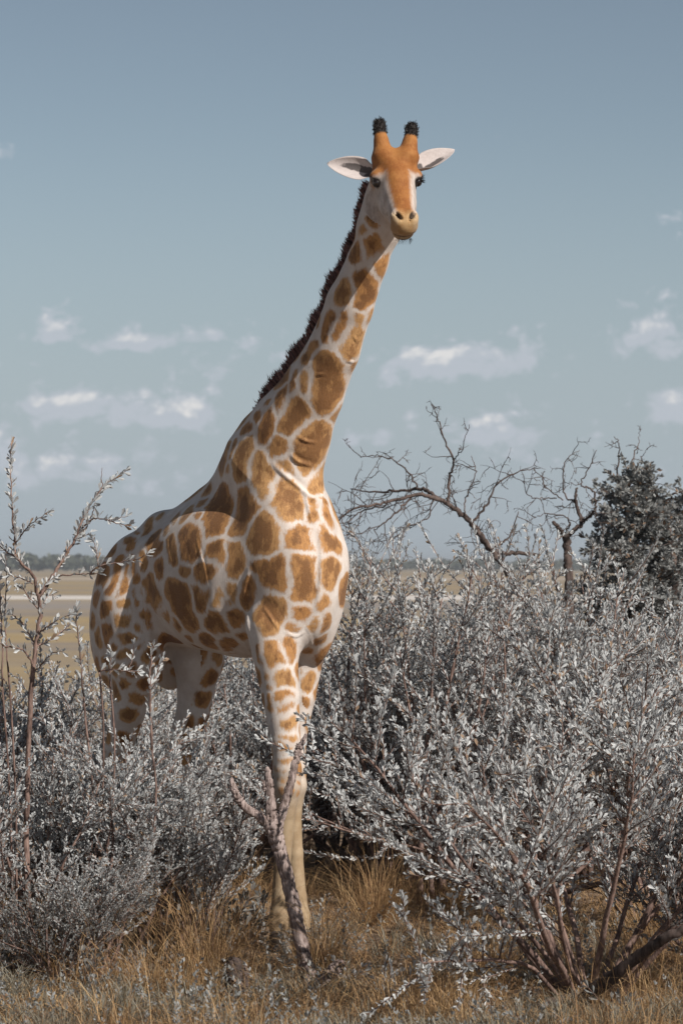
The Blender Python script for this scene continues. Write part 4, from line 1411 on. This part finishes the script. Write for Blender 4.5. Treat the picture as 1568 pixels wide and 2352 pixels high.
thorn_tree('gnarled bare thorn tree with open limbs against the sky at the frame side', 25.2, [
    ([(1540, 800, 0), (1520, 700, 0), (1500, 600, 0), (1505, 520, 0), (1480, 450, 0)], .04, .02, .2),
    ([(1480, 450, 0), (1440, 420, .1), (1400, 370, .1), (1420, 330, .1)], .014, .003, .5),
    ([(1482, 460, 0), (1530, 420, -.1), (1580, 400, -.1)], .016, .005, .6),
    ([(1290, 420, -.2), (1275, 330, -.2), (1280, 200, -.2), (1258, 165, -.2)], .012, .003, .5),
    ([(1320, 420, -.2), (1345, 260, -.1), (1370, 190, 0), (1375, 125, 0)], .009, .002, .4),
    ([(1345, 330, -.2), (1380, 260, -.2), (1410, 215, -.2)], .007, .002, .4),
], 63, (1540, 800), L0=.3)

# ------------------------------------------------------------------ forked dead trunk in front of the forelegs
def sp(x, y, Y):
    """a point of the close look at the trunk (900..1500 x 2700..4096)"""
    return at((900 + x * .5935) * .5741, (2700 + y * .5935) * .5741, Y)


def dead_wood(name, label, cat, Y, limbs, seed, mat=None):
    B = Buf()
    rg_ = np.random.default_rng(seed)
    pts_all = []
    for pts in limbs:
        c = np.array([[*sp(x, y, Y + d), r] for x, y, d, r in pts])
        n_ = 9 * len(pts)
        p = smooth_path(c, n_)
        p[1:-1, :3] += rg_.normal(0, .0022, (n_ - 2, 3))
        tube(B, p[:, :3], p[:, 3] * 1.1, 20, rg_.random(), .085, int(rg_.integers(1000)))
        # loose strips of bark standing off the wood
        for _ in range(3 * len(pts)):
            k = rg_.integers(0, n_ - 7)
            a_ = rg_.uniform(0, 6.28)
            o = np.array((math.cos(a_), math.sin(a_) * .9, .1))
            q_ = p[k:k + 7, :3] + o * (p[k:k + 7, 3:4] * 1.04) + rg_.normal(0, .0015, (7, 3))
            tube(B, q_, np.array((.001, .004, .005, .005, .005, .004, .001)) * rg_.uniform(.6, 1.3), 4, rg_.random(), cap=False)
        pts_all.append(p)
    b0 = pts_all[0][np.argmin(pts_all[0][:, 2])][:3].copy()
    b0[2] = 0
    ob = link(name, B.mesh(name, mat or M_DEAD, b0))
    ob.location = b0
    tag(ob, label, cat)
    return ob


dead_wood('dead_trunk', 'weathered forked dead trunk with stripped bark standing before the forelegs', 'dead trunk', 14.75, [
    [(590, 2150, 0, .050), (575, 2060, 0, .046), (550, 1950, 0, .034), (515, 1800, 0, .030), (475, 1600, 0, .031), (430, 1400, 0, .030), (375, 1200, 0, .031), (340, 1080, 0, .035), (325, 1000, 0, .034), (310, 900, 0, .024), (302, 750, .01, .018), (288, 625, .015, .010)],
    [(345, 1120, 0, .022), (290, 1010, 0, .024), (235, 955, -.01, .020), (150, 905, -.03, .018), (95, 840, -.05, .018), (60, 770, -.06, .016), (40, 700, -.06, .009)],
    [(350, 1100, .0, .022), (365, 980, .01, .022), (400, 880, .02, .020), (440, 740, .04, .018), (475, 590, .06, .016), (505, 490, .07, .013), (545, 400, .08, .006)],
    [(290, 830, .01, .010), (268, 770, .01, .008), (262, 715, .01, .004)],
    [(330, 1150, .03, .012), (310, 1060, .04, .014), (280, 990, .05, .010)],
    [(470, 590, .06, .008), (480, 520, .05, .007), (488, 460, .04, .003)],
    [(520, 1820, -.02, .018), (545, 1930, -.03, .020), (560, 2010, -.03, .022), (540, 2110, -.04, .016)],
], 71)
dead_wood('root_chunk', 'broken root chunk lying at the foot of the forked dead trunk', 'dead wood', 14.55, [
    [(600, 2130, 0, .022), (660, 2070, -.02, .026), (730, 2000, -.04, .030), (785, 1935, -.05, .020)]], 72)
dead_wood('old_stump', 'short rotten stump in the dry grass left of the forked dead trunk', 'stump', 14.3, [
    [(95, 2190, 0, .05), (85, 2090, 0, .050), (66, 1985, 0, .046), (45, 1950, 0, .034), (30, 1940, 0, .012)],
    [(95, 2100, -.02, .026), (118, 2010, -.02, .026), (128, 1965, -.02, .010)],
    [(70, 2000, 0, .016), (30, 1960, .02, .014), (-20, 1925, .04, .006)],
    [(60, 2110, -.03, .02), (10, 2150, -.05, .016), (-60, 2180, -.06, .008)]], 73, M_THORN)


def rp(x, y, Y):
    """a point of the close look at the lower right (1200..2731 x 2600..4096)"""
    return at((1200 + x * .9764) * .5741, (2600 + y * .9764) * .5741, Y)


def fallen(name, label, Y, limbs, seed, mat):
    B = Buf(); rg_ = np.random.default_rng(seed)
    first = None
    for pts in limbs:
        c = np.array([[*rp(x, y, Y + d), r] for x, y, d, r in pts])
        n_ = 7 * len(pts)
        p = smooth_path(c, n_)
        p[1:-1, :3] += rg_.normal(0, .003, (n_ - 2, 3))
        tube(B, p[:, :3], p[:, 3], 9, rg_.random(), .09, int(rg_.integers(1000)))
        first = p[0, :3] if first is None else first
    b0 = np.array((first[0], first[1], 0))
    ob = link(name, B.mesh(name, mat, b0)); ob.location = b0
    tag(ob, label, 'branch')


fallen('fallen_branch', 'dark bare branch slanting up from the foot of the broad silver shrub', 13.95, [
    [(1150, 1440, -.1, .036), (1215, 1385, -.15, .036), (1300, 1320, -.25, .032), (1400, 1245, -.35, .028), (1500, 1180, -.45, .024), (1600, 1135, -.5, .018)],
    [(1420, 1235, -.1, .012), (1480, 1190, -.1, .010), (1560, 1160, -.1, .006)],
    [(1180, 1410, .02, .024), (1080, 1425, .02, .022), (990, 1450, .0, .018), (960, 1490, .0, .012)]], 81, M_THORN)
fallen('arching_stem', 'dark bare stems arching up behind the forelegs into the thicket', 20.6, [
    [(70, 960, 0, .02), (100, 700, 0, .03), (130, 590, 0, .03), (190, 500, .1, .028), (260, 455, .2, .024), (330, 435, .3, .018), (420, 440, .4, .012)],
    [(100, 960, 0, .02), (90, 720, 0, .028), (110, 600, 0, .024), (130, 520, -.1, .018), (180, 430, -.1, .01)],
    [(150, 900, .1, .02), (200, 740, .1, .028), (250, 690, .1, .024), (330, 640, .1, .026), (400, 590, .1, .022), (500, 520, .2, .014), (560, 470, .2, .008)],
    [(140, 940, .1, .02), (160, 700, .1, .018), (170, 560, .1, .014), (200, 430, .1, .008)],
    [(110, 930, .2, .02), (60, 700, .2, .022), (90, 600, .2, .018), (150, 480, .2, .012), (230, 380, .2, .008)]], 82, M_THORN)

# ------------------------------------------------------------------ grasses
def blades(name, P, az_, L, lean, width, mat, rg_, label, kind='stuff'):
    n_ = len(P)
    d = np.stack([np.cos(az_), np.sin(az_), np.zeros(n_)], -1)
    up = np.array((0, 0, 1.0))
    side = np.stack([-np.sin(az_ + rg_.normal(0, .8, n_)), np.cos(az_), np.zeros(n_)], -1) * width[:, None] * .5
    m1 = P + up * (L * .45)[:, None] + d * (L * lean * .25)[:, None]
    m2 = P + up * (L * (.80 - .18 * lean))[:, None] + d * (L * lean * .62)[:, None]
    tp = P + up * (L * (1.0 - .45 * lean))[:, None] + d * (L * lean * 1.05)[:, None]
    V = np.stack([P - side, P + side, m1 - side * .8, m1 + side * .8, m2 - side * .5, m2 + side * .5, tp], 1).reshape(-1, 3)
    i = np.arange(n_)[:, None] * 7
    F = np.concatenate([i + np.array([t]) for t in ((0, 1, 3), (0, 3, 2), (2, 3, 5), (2, 5, 4), (4, 5, 6))])
    wv = np.array([mnoise.noise(Vector((a * 1.4, c * 1.4, 7))) + .5 * mnoise.noise(Vector((a * 5, c * 5, 2))) for a, c in P[:, :2]])
    o = link(name, make_mesh(name, V, F, mat, {'rnd': np.repeat(np.clip(.45 + .5 * wv + rg_.normal(0, .26, n_), 0, 1), 7)}, False))
    tag(o, label, 'grass', None, kind)
    return o


def scatter(ntuft, per, y0, y1, rg_, spread, power=1.0, band=None):
    Y = y0 + (y1 - y0) * rg_.random(ntuft) ** power
    X = rg_.uniform(-1, 1, ntuft) * (Y * .122 + .25)
    if band is not None:
        dens = np.array([band(a, b_) for a, b_ in zip(X, Y)])
        k = rg_.random(ntuft) < dens
        X, Y = X[k], Y[k]
    X = np.repeat(X, per); Y = np.repeat(Y, per)
    th = rg_.uniform(0, 6.28, len(X)); rr = np.abs(rg_.normal(0, spread, len(X)))
    X = X + rr * np.cos(th); Y = Y + rr * np.sin(th)
    Z = np.array([hgt(a, b_) for a, b_ in zip(X, Y)]) - .006
    return np.stack([X, Y, Z], -1), th


rgG = np.random.default_rng(91)


def patchy(f, s, lo, hi):
    return lambda x, y: min(1, max(0, (mnoise.noise(Vector((x * f, y * f, s))) - lo) / (hi - lo)))


def hollow(x, y):
    return min(1, max(0.04, ((x - .62) / .75) ** 2 + ((y - 16.2) / 1.4) ** 2 - .45))


pa = patchy(1.7, 4, .0, .42)
P, th = scatter(2300, 30, 12.6, 22, rgG, .05, 1.3, lambda x, y: pa(x, y) * hollow(x, y))
n_ = len(P)
blades('dry_grass', P, th + rgG.normal(0, .7, n_), rgG.uniform(.07, .30, n_) * (1 + .8 * (rgG.random(n_) > .93)) * (.45 + 1.1 * np.array([patchy(1.7, 21, -.3, .35)(a, c) for a, c in P[:, :2]])), rgG.uniform(.1, 1.7, n_), rgG.uniform(.0018, .0036, n_), M_STRAW, rgG, 'straw coloured dry grass in tussocks between the shrubs')
P, th = scatter(1000, 24, 12.4, 17, rgG, .04, 1.4, patchy(1.3, 9, -.2, .35))
n_ = len(P)
blades('grey_grass', P, th + rgG.normal(0, .7, n_), rgG.uniform(.06, .22, n_), rgG.uniform(.2, 1.1, n_), np.full(n_, .005), M_GGRASS, rgG, 'short greyish grass covering the ground in front')
P, th = scatter(5200, 4, 12.3, 20, rgG, .06, 1.2)
n_ = len(P)
blades('ground_litter', P, th + rgG.normal(0, 1.5, n_), rgG.uniform(.04, .16, n_), rgG.uniform(1.0, 2.0, n_), np.full(n_, .005), M_STRAW, rgG, 'fallen straw and litter strewn over bare soil')
# low grey sprigs creeping through the grass
P, D, S = [], [], []
for _ in range(1100):
    yy = 12.5 + 5.5 * rgG.random() ** 1.5
    xx = rgG.uniform(-1, 1) * (yy * .122 + .2)
    if mnoise.noise(Vector((xx * 1.1, yy * 1.1, 31))) < -.05:
        continue
    tl, a_ = rgG.uniform(.1, 1.3), rgG.uniform(0, 6.28)
    st = wander((xx, yy, hgt(xx, yy)), (math.sin(tl) * math.cos(a_), math.sin(tl) * math.sin(a_), math.cos(tl)), rgG.uniform(.08, .26), 5, rgG, .15, .02)
    leafy(st, rgG, .02, .02, 2, rgG.uniform(.018, .034), P, D, S, .8)
P, D, S = np.concatenate(P), np.concatenate(D), np.concatenate(S)
tag(link('ground_cover', leaves_mesh('ground_cover', P, D, S, M_LEAF_D, rgG, None, LEAF2, LEAF2_F)), 'low grey sprigs creeping through the front grass', 'ground cover', None, 'stuff')
# tall tussocks that can be told apart
for px, py, r, h, lab in ((735, 2160, .14, .5, 'straw tussock with long arching blades at the foot of the dead trunk'),
                          (480, 2185, .24, .85, 'large tangled straw tussock under the low silver shrub'),
                          (1130, 2190, .12, .5, 'straw tussock with arching blades in the shade under the thicket'),
                          (860, 2060, .2, .6, 'straw tussock behind the shaded hollow'),
                          (100, 2170, .24, .75, 'rusty straw tussock under the shrubs beside the tall shoots'),
                          (1500, 2120, .2, .6, 'straw tussock behind the fallen branch')):
    Yb = ground_y(py + 60)
    c = np.array((pxx(px, Yb), Yb, 0)); n_ = 380
    th = rgG.uniform(0, 6.28, n_); rr = np.abs(rgG.normal(0, r * .45, n_))
    P = c + np.stack([rr * np.cos(th), rr * np.sin(th), np.full(n_, -.01)], -1)
    o = blades('grass_tussock', P - c, th + rgG.normal(0, 1.1, n_), h * rgG.uniform(.35, 1.1, n_), rgG.uniform(.2, 1.7, n_), rgG.uniform(.0018, .0034, n_), M_STRAW, rgG, lab, None)
    o.location = (c[0], c[1], hgt(c[0], c[1]))
    o['category'] = 'grass'

# ------------------------------------------------------------------ low leafy plants near the front
def forb(px, py, size, nst, seed, label, lsize=.075, hgt_=.32, mat=None):
    rg_ = np.random.default_rng(seed)
    Yb = ground_y(py)
    c = np.array((pxx(px, Yb), Yb, 0))
    B = Buf(); P, D, S = [], [], []
    for k in range(nst):
        a_ = rg_.uniform(0, 6.28); tl = rg_.uniform(.2, 1.1)
        st = wander((0, 0, -.01), (math.sin(tl) * math.cos(a_), math.sin(tl) * math.sin(a_), math.cos(tl)), hgt_ * rg_.uniform(.6, 1.2) * size, 7, rg_, .12, .0)
        tube(B, st, np.linspace(.0035, .0015, 7), 4, rg_.random())
        leafy(st, rg_, .04, .035, 2, lsize, P, D, S, 1.0)
    P, D, S = np.concatenate(P), np.concatenate(D), np.concatenate(S)
    o = empty('leafy_plant', (c[0], c[1], hgt(c[0], c[1])))
    tag(o, label, 'plant')
    link('stems', B.mesh('stems', M_TWIG), o)
    rest = single_leaves(P + np.array((0, 0, 1.0)), D, S, o, np.array((0, 0, 1.0)), mat or M_LEAF_F, min(60, len(P) - 4), rg_)
    f_ = link('leaves', leaves_mesh('leaves', P[rest], D[rest], S[rest], mat or M_LEAF_F, rg_), o)
    f_['kind'] = 'stuff'


forb(500, 2165, 1.25, 12, 101, 'low dark grey plant with broad leaves left of the dead trunk', .085, .36)
forb(575, 2160, .9, 8, 102, 'small dark grey plant against the foot of the dead trunk')
forb(250, 2150, 1.1, 11, 103, 'low grey plant below the rump side shrubs', .075, .34)
forb(130, 2200, 1.1, 10, 104, 'low grey plant in rusty grass under the tall shoots', .06, .32)
forb(330, 2240, .8, 8, 105, 'tiny grey plant in the dry grass in front of the rotten stump', .06, .25)
forb(1180, 2240, .9, 9, 106, 'little grey plant in the shade beneath the broad silver shrub', .05, .3)
forb(1000, 2230, .8, 8, 107, 'pale sprouting plant in the shaded hollow', .05, .28, M_LEAF)
forb(800, 2260, .7, 7, 108, 'pale little plant beside the broken root chunk', .045, .24, M_LEAF)

forb(60, 2235, 1.2, 12, 109, 'dark leafy plant in the shade at the foot of the tall shoots', .06, .34)
forb(400, 2215, .9, 8, 110, 'grey leafy plant beside the large tangled tussock', .07, .3)
forb(200, 2275, .8, 8, 112, 'short grey plant rising from the front grass', .05, .24)
forb(1420, 2330, .8, 8, 113, 'grey tufted plant in front of the fallen branch', .05, .22)
forb(900, 2290, .8, 9, 114, 'grey tufted plant before the shaded hollow', .045, .26, M_LEAF)

# ------------------------------------------------------------------ far trees along the horizon
def far_crown(rg_, cx, cy, h, w, P, S):
    for _ in range(rg_.integers(4, 7)):
        o = np.array((cx + rg_.normal(0, w * .28), cy + rg_.normal(0, w * .3), h * rg_.uniform(.35, .72)))
        n_ = 46
        u = nrm(rg_.normal(0, 1, (n_, 3))) * rg_.uniform(.4, 1, (n_, 1)) ** .5
        P.append(o + u * np.array((w * .30, w * .30, h * .30)))
        S.append(rg_.uniform(.10, .24, n_) * h)


QUAD = np.array([(-.5, -.3, 0), (.5, -.35, .1), (.55, .3, 0), (-.45, .35, .12)])
QF = np.array([(0, 1, 2), (0, 2, 3)])
M_FAR = leaf_material('far_foliage', (.055, .065, .05), (.11, .12, .085), (.12, .11, .07), .8, .1)
rgF = np.random.default_rng(111)
P, S = [], []
for k in range(210):
    yy = rgF.uniform(1150, 1500)
    xx = rgF.uniform(-.16, .16) * yy
    far_crown(rgF, xx, yy, rgF.uniform(3.0, 5.4), rgF.uniform(6, 13), P, S)
P, S = np.concatenate(P), np.concatenate(S)
P[:, 2] = np.maximum(P[:, 2], .4)
o = link('far_woodland', leaves_mesh('far_woodland', P, rgF.normal(0, 1, P.shape), S * 1.6, M_FAR, rgF, None, QUAD, QF))
tag(o, 'dark line of far woodland along the horizon', 'woodland', None, 'stuff')
for px, h, w, lab in ((48, 6.5, 11, 'rounded far tree on the horizon beside the tall shoots'), (128, 6.0, 12, 'rounded far tree on the horizon between the tall shoots'),
                      (205, 6.2, 10, 'far tree on the horizon at the giraffe rump')):
    yy = 1050.0
    c = np.array((pxx(px, yy), yy, 0))
    P, S = [], []
    far_crown(rgF, 0, 0, h, w, P, S); far_crown(rgF, 0, 0, h, w, P, S)
    P, S = np.concatenate(P), np.concatenate(S)
    o = empty('far_tree', c)
    tag(o, lab, 'tree', None)
    f_ = link('crown', leaves_mesh('crown', P, rgF.normal(0, 1, P.shape), S * 1.5, M_FAR, rgF, None, QUAD, QF), o)
    f_['kind'] = 'stuff'
    B = Buf()
    tube(B, [(0, 0, -.1), (.2, 0, h * .3), (.1, .1, h * .6)], [.35, .28, .15], 7, .5)
    link('trunk', B.mesh('trunk', M_THORN), o)

# ------------------------------------------------------------------ dusty air over the plain
hm = bpy.data.materials.new('dusty_air')
hm.use_nodes = True
N = NT(hm.node_tree)
pv = N.n('ShaderNodeVolumePrincipled')
pv.inputs['Color'].default_value = (.86, .90, .95, 1)
pv.inputs['Density'].default_value = .00042
pv.inputs['Anisotropy'].default_value = 0.2
ho = N.n('ShaderNodeOutputMaterial')
N.put(ho.inputs['Volume'], pv.outputs[0])
x0, x1, y0, y1, z0, z1 = -9100, 9100, -700, 12100, -1.2, 9.0
V = [(x, y, z) for x in (x0, x1) for y in (y0, y1) for z in (z0, z1)]
F = [(0, 1, 3, 2), (4, 6, 7, 5), (0, 4, 5, 1), (2, 3, 7, 6), (0, 2, 6, 4), (1, 5, 7, 3)]
hz_ = link('haze', make_mesh('haze', V, F, hm, None, False))
tag(hz_, 'thin dusty air over the plain', 'haze', None, 'stuff')
